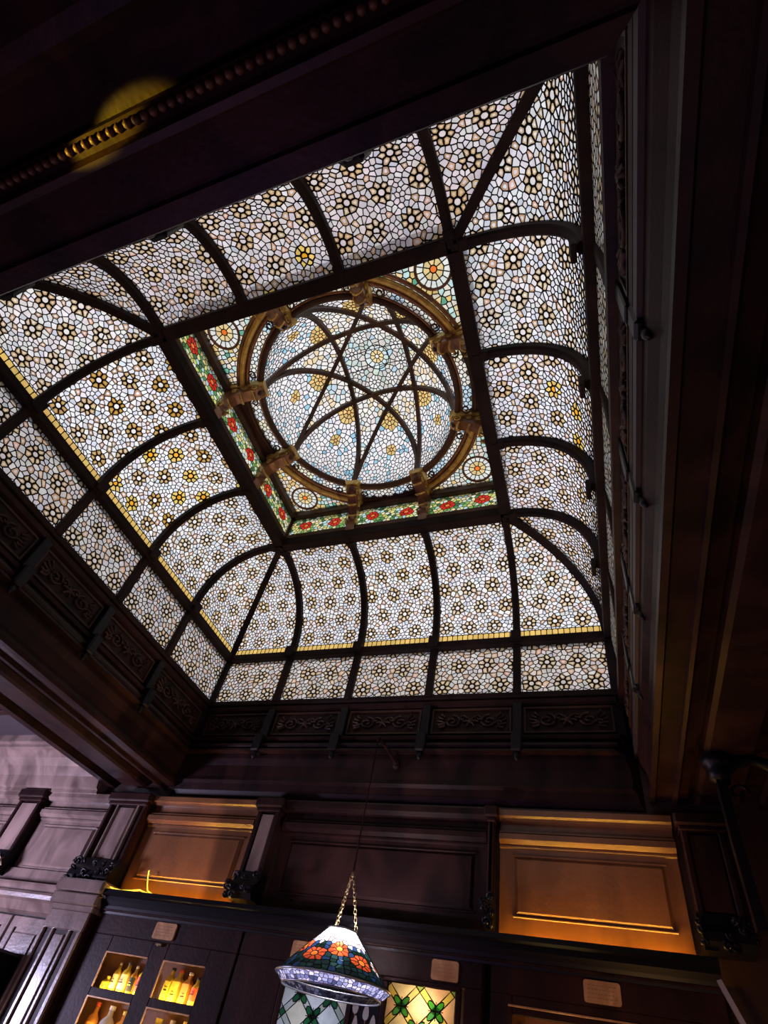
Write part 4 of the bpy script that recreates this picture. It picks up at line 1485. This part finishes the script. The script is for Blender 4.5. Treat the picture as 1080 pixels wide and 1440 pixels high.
# leaded doors
M_TULIP = plain('tulip_glass', (.42, .42, .36), .3)
def leaded_door(x0, x1, z0, z1_, lab, warm, px, pz, seed_):
    r2 = random.Random(seed_)
    mb = MB(); fw = .032
    for a, b_, c_, d in ((x0 - fw, x1 + fw, z1_, z1_ + fw * .8), (x0 - fw, x0, z0 - fw, z1_), (x1, x1 + fw, z0 - fw, z1_), (x0, x1, z0 - fw, z0)):
        mb.obox(a, b_, YF - .014, YF + .02, c_, d, .005)
    root = keep(mb.build('leaded_door', M_DARK), cabB)
    root['label'] = lab
    # lattice in p = x+z, q = x-z
    P_, ST = .148, .034
    hs = halfplanes([(x0, z0), (x1, z0), (x1, z1_), (x0, z1_)])
    le = MB()
    cols = dict(a=[(.95, .80, .60), (.95, .62, .50), (.98, .92, .70)], s=[(.92, .74, .22), (.92, .66, .34), (.88, .62, .45)], g=[(.30, .45, .16)]) if warm else \
        dict(a=[(.78, .80, .88), (.80, .74, .68), (.72, .76, .84)], s=[(.45, .5, .5), (.6, .62, .66)], g=[(.03, .16, .08)])
    for i in range(-20, 20):
        for j in range(-20, 20):
            for pi_, (pa, pb) in enumerate(((i * P_, i * P_ + ST), (i * P_ + ST, (i + 1) * P_))):
                for qi, (qa, qb) in enumerate(((j * P_, j * P_ + ST), (j * P_ + ST, (j + 1) * P_))):
                    poly = []
                    for pp, qq in ((pa, qa), (pb, qa), (pb, qb), (pa, qb)):
                        poly.append((px + (pp + qq) / 1.41421, pz + (pp - qq) / 1.41421 * 1.0))
                    if max(p_[0] for p_ in poly) < x0 or min(p_[0] for p_ in poly) > x1 or max(p_[1] for p_ in poly) < z0 or min(p_[1] for p_ in poly) > z1_: continue
                    for h_ in hs:
                        poly = clip_half(poly, *h_)
                        if len(poly) < 3: break
                    if len(poly) < 3: continue
                    if abs(area_c(poly)[0]) < 1.2e-4: continue
                    kd = 'g' if pi_ == 0 and qi == 0 else ('a' if pi_ and qi else 's')
                    gl = MB()
                    leaded([(poly, 'x')], lambda u, v, r: (u, YF - r, v), lambda k, a, b: jit(r2.choice(cols[kd]), .06), gl, le, .0035, .0, .004)
                    if gl.v: gl.build('pane', M_MILK, root)
    o = le.build('lead_came', M_LEAD, root); o['kind'] = 'stuff'
    mo = MB()
    # green knots: four loops at each crossing
    step = P_ / 1.41421
    n_k = 0
    for i in range(-12, 12):
        for j in range(-12, 12):
            cx = px + (ST / 2 + i * P_ + ST / 2 + j * P_) / 1.41421; cz = pz + (i - j) * P_ / 1.41421
            if not (x0 + .03 < cx < x1 - .03 and z0 < cz < z1_ - .03): continue
            mb = mo; gk = MB()
            for q in range(4):
                a = pi / 4 + q * pi / 2
                lx, lz_ = cx + .032 * cos(a), cz + .032 * sin(a)
                pts = []
                for t in range(12):
                    u = .032 * cos(t * pi / 6); v = .017 * sin(t * pi / 6)
                    pts.append((lx + u * cos(a) - v * sin(a), YF - .007, lz_ + u * sin(a) + v * cos(a)))
                mb.tube(pts, .0036, 5, True)
                gk.add([(p_[0], YF - .004, p_[2]) for p_ in pts], [tuple(range(12))], jit((.05, .36, .16) if warm else (.03, .20, .08), .2))
            for a in range(4):
                b = a * pi / 2
                mb.tube([(cx + .014 * cos(b), YF - .007, cz + .014 * sin(b)), (cx + .045 * cos(b), YF - .007, cz + .045 * sin(b))], .0025, 5)
            gk.build('green_leaf_knot', M_MILK, root)
    o = mo.build('knot_outline', M_LEAD, root); o['kind'] = 'stuff'
    return root


leaded_door(.385, .80, 1.55, 2.165, 'diamond leaded glass door glowing warm yellow with green knots', True, .456, 2.055, 5)
leaded_door(-.30, .14, 1.55, 2.11, 'diamond leaded glass door in cold grey-white under the hanging lamp', False, -.20, 2.035, 6)
lamp('door_back_light', 'POINT', (.61, YW - .05, 2.07), 2.2, (1.0, .74, .34), .03)
lamp('door_back_light', 'AREA', (-.08, YW - .02, 1.85), .8, (.85, .88, 1.0), .42, (-.08, 1.0, 1.9), size_y=.5)  # cool light added behind the grey door for the pendant's reflection
# black centre panel with pale tulip leaves
mb = MB(); mb.obox(.175, .35, YF - .004, YF + .01, 1.5, 2.17, .003)
root = keep(mb.build('tulip_panel', M_BLACK), cabB); root['label'] = 'narrow black glass panel with pale tulip buds'
for i, (x, z, h) in enumerate(((.20, 2.03, .10), (.27, 2.0, .085), (.21, 1.93, .09), (.32, 1.95, .08))):
    pts = []
    for t in range(14):
        a = t / 14 * 2 * pi
        pts.append((x + .016 * cos(a) * (1.1 - .5 * sin(a)), YF - .008, z + h / 2 * sin(a)))
    mb = MB(); n = 14
    mb.add(pts + [(p_[0], YF - .003, p_[2]) for p_ in pts], [tuple(range(n))] + [(k, (k + 1) % n, n + (k + 1) % n, n + k) for k in range(n)])
    mb.build('tulip_bud', M_TULIP, root)
    mb = MB(); mb.tube([(x, YF - .006, z - h / 2), (x + .006, YF - .006, z - h / 2 - .1), (x - .004, YF - .006, 1.6)], .003, 5)
    mb.build('stem', LM['cream'], root)

# cabinet B stiles, cabinet C with its doors
for a, b_, z0, z1_ in ((-.70, -.34, .9, 2.19), (.85, .95, .9, 2.19)):
    mb = MB(); mb.obox(a, b_, YF, YF + .022, z0, z1_, .004)
    keep(mb.build('stile', M_DARK), cabB)
for a, b_, z0, z1_ in ((1.0, 1.12, .9, 2.19), (1.55, 1.62, .9, 2.10), (2.08, 2.2, .9, 2.19), (1.12, 2.08, 2.10, 2.19)):
    mb = MB(); mb.obox(a, b_, YF + (.002 if a == 1.12 else 0), YF + .022, z0, z1_, .004)
    keep(mb.build('stile' if a != 1.12 else 'rail', M_DARK), cabC)
mb = MB(); mb.box(1.02, 2.18, YW - .008, YW - .001, .9, 2.19)
keep(mb.build('back_panel', M_PANEL), cabC)
mb = MB(); mb.obox(1.10, 2.1, YF - .008, YF + .002, 2.135, 2.145, .002)
keep(mb.build('bead', M_BRASS), cabC)
mb = MB(); mb.box(1.02, 2.18, YF + .025, YW - .01, 1.80, 1.81)
keep(mb.build('shelf', M_RIM), cabC)
lamp('cabinet_strip_lamp', 'AREA', (1.35, YF + .04, 1.815), .8, (1.0, .66, .2), .4, (1.35, YF + .1, 2.1), size_y=.012)
for i, (x, b_, l_, lab) in enumerate(((1.18, 'yellow', 'gold', 'yellow bottle at the left of the cabinet under the orange panel'), (1.29, 'amber', 'cream', 'amber bottle second in the cabinet under the orange panel'), (1.40, 'yellow', 'gold', 'yellow bottle third in the cabinet under the orange panel'))):
    bottle(x, 1.811, .033, .25, b_, l_, 'gold', lab, 'bottles in the right cabinet')

# light strips on the ledge
for x0, x1, lab in ((-1.98, -.98, 'thin amber light strip on the ledge under the left amber panel'), (1.05, 2.1, 'thin amber light strip on the ledge under the bright orange panel')):
    mb = MB()
    mb.tube([(x0 + (x1 - x0) * i / 12, 1.925, 2.412) for i in range(13)], .009, 6)
    tag(mb.build('light_strip', M_AMBER), lab, 'light strip', 'amber light strips on the ledge')
mb = MB()
path = [(-2.15, 1.80, 2.50), (-2.05, 1.82, 2.505), (-1.98, 1.83, 2.49), (-1.9, 1.83, 2.482), (-1.8, 1.825, 2.488), (-1.72, 1.83, 2.50), (-1.66, 1.83, 2.486), (-1.56, 1.83, 2.478)]
mb.tube(path, .006, 6)
mb.tube([(-1.80, 1.93, 2.67), (-1.78, 1.925, 2.62), (-1.74, 1.91, 2.56), (-1.68, 1.87, 2.51), (-1.60, 1.83, 2.485)], .0045, 6)
tag(mb.build('cable', M_YELLOWCABLE), 'glowing yellow cable looping over the ledge beside the wide pilaster', 'cable')
mb = MB()
mb.tube([(-3.52, 1.84, 2.66), (-3.46, 1.83, 2.68), (-3.40, 1.84, 2.64), (-3.36, 1.86, 2.58)], .006, 6)
tag(mb.build('cable', LM['cream']), 'short pale cable at the foot of the leftmost narrow pilaster', 'cable')

# ------------------------------------------------------------------ pendant lamp
LX, LY, LZ = .19, 1.45, 2.06
pend = empty('pendant_lamp', (LX, LY, LZ), 'hanging stained glass cone lamp with red daisies, lit white at the top', 'lamp')
rnd.seed(300)
sl = hypot(.245, .25)
RA, RBt = .085, .325


def shade_map(u, v, r):
    # u = angle * mean radius, v from the bottom edge up the slope (0..1)
    t = v / .35
    rad = RBt + (RA - RBt) * t + .002 * sin(pi * t)
    a = u / .205
    k = (rad + r) / rad
    return (rad * k * cos(a), rad * k * sin(a), .255 * t)


S = []
fl = [(a * .205, .15 + (.03 if i % 2 else -.03)) for i, a in enumerate([x * 2 * pi / 11 for x in range(11)])]
for x, y in fl:
    S.append((x, y, ('sun', 0)))
    c_ = rnd.random()
    for q in range(9):
        S.append((x + .038 * cos(q * .698), y + .038 * sin(q * .698), ('pet', c_)))
for i in range(0, 46):
    for j in range(0, 12):
        x = i * .028 + rnd.uniform(-.008, .008); y = j * .03 + rnd.uniform(-.008, .008)
        if all(min(abs(x - a), abs(abs(x - a) - 1.288)) ** 2 + (y - b) ** 2 > .056 ** 2 for a, b in fl): S.append((x, y, ('bg', 0)))
CI = 2 * pi * .205
S += [(x - CI, y, k) for x, y, k in S if x > CI - .1] + [(x + CI, y, k) for x, y, k in S if x < .1]
cells = voronoi(S, halfplanes([(0, 0), (CI, 0), (CI, .35), (0, .35)]), .045)


def sc(k, x, y):
    if k[0] == 'sun': return (.85, .25, .04)
    if k[0] == 'pet': return jit((.72, .10, .03), .25) if k[1] < .45 else jit((.85, .72, .70), .1)
    if y > .27: return jit((.95, .92, .9), .05)
    if y > .21: return jit(rnd.choice([(.8, .5, .5), (.6, .75, .9), (.85, .3, .3)]), .1)
    return jit(rnd.choice([(.010, .028, .032), (.014, .045, .04), (.02, .05, .12), (.006, .02, .012)]), .2)


gl, le = MB(), MB()
leaded(cells, shade_map, sc, gl, le, .0028, .2, .003)
g = gl.build('shade', M_MILK, pend); g['kind'] = 'stuff'
l_ = le.build('lead_came', M_LEAD, g); l_['kind'] = 'stuff'
# skirt of pale ripple glass
rnd.seed(301)
S = [(i * .028 + rnd.uniform(-.01, .01), j * .024 + rnd.uniform(-.006, .006), ('rip', 0)) for i in range(-1, 75) for j in range(0, 4)]
CS = 2 * pi * .32
cells = voronoi(S, halfplanes([(0, 0), (CS, 0), (CS, .075), (0, .075)]), .04)


def skirt_map(u, v, r):
    a = u / .32
    rad = .325 - .045 * (1 - v / .075) + r
    return (rad * cos(a), rad * sin(a), -.046 + v * .61)


gl, le = MB(), MB()
leaded(cells, skirt_map, lambda k, x, y: jit(rnd.choice([(.16, .17, .34), (.34, .36, .56), (.06, .07, .16), (.5, .5, .62)]), .1), gl, le, .002, .2, .002)
g = gl.build('skirt', M_MILK, pend); g['kind'] = 'stuff'
l_ = le.build('lead_came', M_LEAD, g); l_['kind'] = 'stuff'
mb = MB()
mb.tube([(.327 * cos(i * pi / 24), .327 * sin(i * pi / 24), 0) for i in range(48)], .006, 6, True)
mb.tube([(.28 * cos(i * pi / 24), .28 * sin(i * pi / 24), -.047) for i in range(48)], .005, 6, True)
mb.tube([(RA * cos(i * pi / 12), RA * sin(i * pi / 12), .256) for i in range(24)], .006, 6, True)
mb.build('metal_rims', plain('pewter_rim', (.35, .37, .42), .3, .8), pend)
mb = MB(); mb.lathe([(.004, -.05), (.03, -.035), (.038, 0), (.03, .03), (.016, .06), (.014, .09)], 0, 0, 14, .12)
mb.build('bulb', plain('lit_bulb', (1, 1, 1), .5, emit=(1, .95, 1), strength=6), pend)
mb = MB()
for a in (.5, .5 + 2 * pi / 3, .5 + 4 * pi / 3):
    for i in range(15):
        t = i / 15
        x0, y0, z0 = RA * cos(a) * (1 - t), RA * sin(a) * (1 - t), .26 + .33 * t
        r = .009
        pts = []
        for q in range(8):
            u = r * cos(q * pi / 4); v = r * 1.6 * sin(q * pi / 4)
            if i % 2: pts.append((x0 + u, y0, z0 + v))
            else: pts.append((x0, y0 + u, z0 + v))
        mb.tube(pts, .0022, 4, True)
o = mb.build('chain', M_CHAIN, pend)
mb = MB(); mb.lathe([(.004, 0), (.012, .008), (.006, .02), (.005, .5), (.005, .92), (.012, .93), (.005, .95)], 0, 0, 8, .59)
mb.build('hanging_rod', M_DARK, pend)
mb = MB(); mb.tube([(0, 0, 1.53), (0, .15, 1.55), (0, .35, 1.555), (0, BY - LY - .02, 1.555)], .012, 8)
mb.lathe([(.02, -.04), (.03, -.02), (.03, .02), (.02, .04)], 0, BY - LY - .012, 10, 1.555)
mb.build('wall_arm', M_DARK, pend)
lamp('pendant_bulb_light', 'POINT', (LX, LY, LZ + .22), 24.0, (0.97, .88, 1.0), .02)

# ------------------------------------------------------------------ curved black bracket at the right
root = empty('scroll_bracket', (2.72, 1.5, 3.0), 'black curved double-armed bracket with a round boss, lower right under the beam', 'bracket')
mb = MB(); mb.lathe([(.02, -.10), (.05, -.085), (.062, -.045), (.055, -.01), (.075, .0), (.08, .045), (.06, .06)], 2.345, 1.35, 14, 3.335)
keep(mb.build('boss', M_BLACK), root)
mb = MB(); mb.sweep([(2.345, 1.35, 3.26), (2.345, 1.35, 3.10), (2.343, 1.35, 2.9), (2.346, 1.35, 2.7), (2.35, 1.35, 2.50)], [(-.024, -.03), (-.024, .03), (.024, .03), (.024, -.03)], up=(0, 1, 0))
keep(mb.build('straight_arm', M_BLACK), root)
mb = MB()
path = []
for i in range(17):
    a = pi - i * pi / 16 * .95
    path.append((2.51 + .15 * cos(a), 1.35, 3.23 + .14 * sin(a)))
path += [(2.665, 1.35, 3.1), (2.70, 1.35, 2.95), (2.75, 1.36, 2.8), (2.785, 1.37, 2.72)]
mb.tube(path, .034, 8)
keep(mb.build('curved_arm', M_BLACK), root)
mb = MB()
for q in range(2):
    pts = []
    for i in range(20):
        t = i / 19
        r = .05 * (1 - .8 * t)
        pts.append((2.42 + q * .17 + r * cos(7 * t + q * 2), 1.35, 3.18 - q * .06 + r * sin(7 * t + q * 2)))
    mb.tube(pts, .010, 5)
keep(mb.build('scroll', M_BLACK), root)
mb = MB(); mb.sweep([(2.185, 1.82, 2.38), (2.255, 1.82, 2.20), (2.34, 1.82, 1.98)], [(-.012, -.01), (-.012, .01), (.012, .01), (.012, -.01)], up=(0, 1, 0))  # pale strip modelled in place of a slanting edge highlight
tag(mb.build('rail', plain('highlight_pale', (.55, .55, .75), .3, .5)), 'short pale slanting strip modelled for an edge highlight at the lower right', 'rail')
# raised panels on the right wall
for i, (y0, y1) in enumerate(((-1.6, -.3), (-.1, 1.0), (1.15, 1.9))):
    root = empty('wall_panel', (XR, (y0 + y1) / 2, 2.4), ['brown panel of the right wall nearest the viewer', 'brown middle panel of the right wall', 'brown panel of the right wall beside the far corner'][i], 'wall panel', 'panels of the right wall')
    mb = MB(); mb.obox(XR - .03, XR, y0, y1, 1.3, 3.2, .012)
    keep(mb.build('panel_frame', M_CARVE), root)
    mb = MB(); mb.obox(XR - .05, XR - .028, y0 + .12, y1 - .12, 1.42, 3.08, .012)
    keep(mb.build('raised_field', M_CARVE), root)
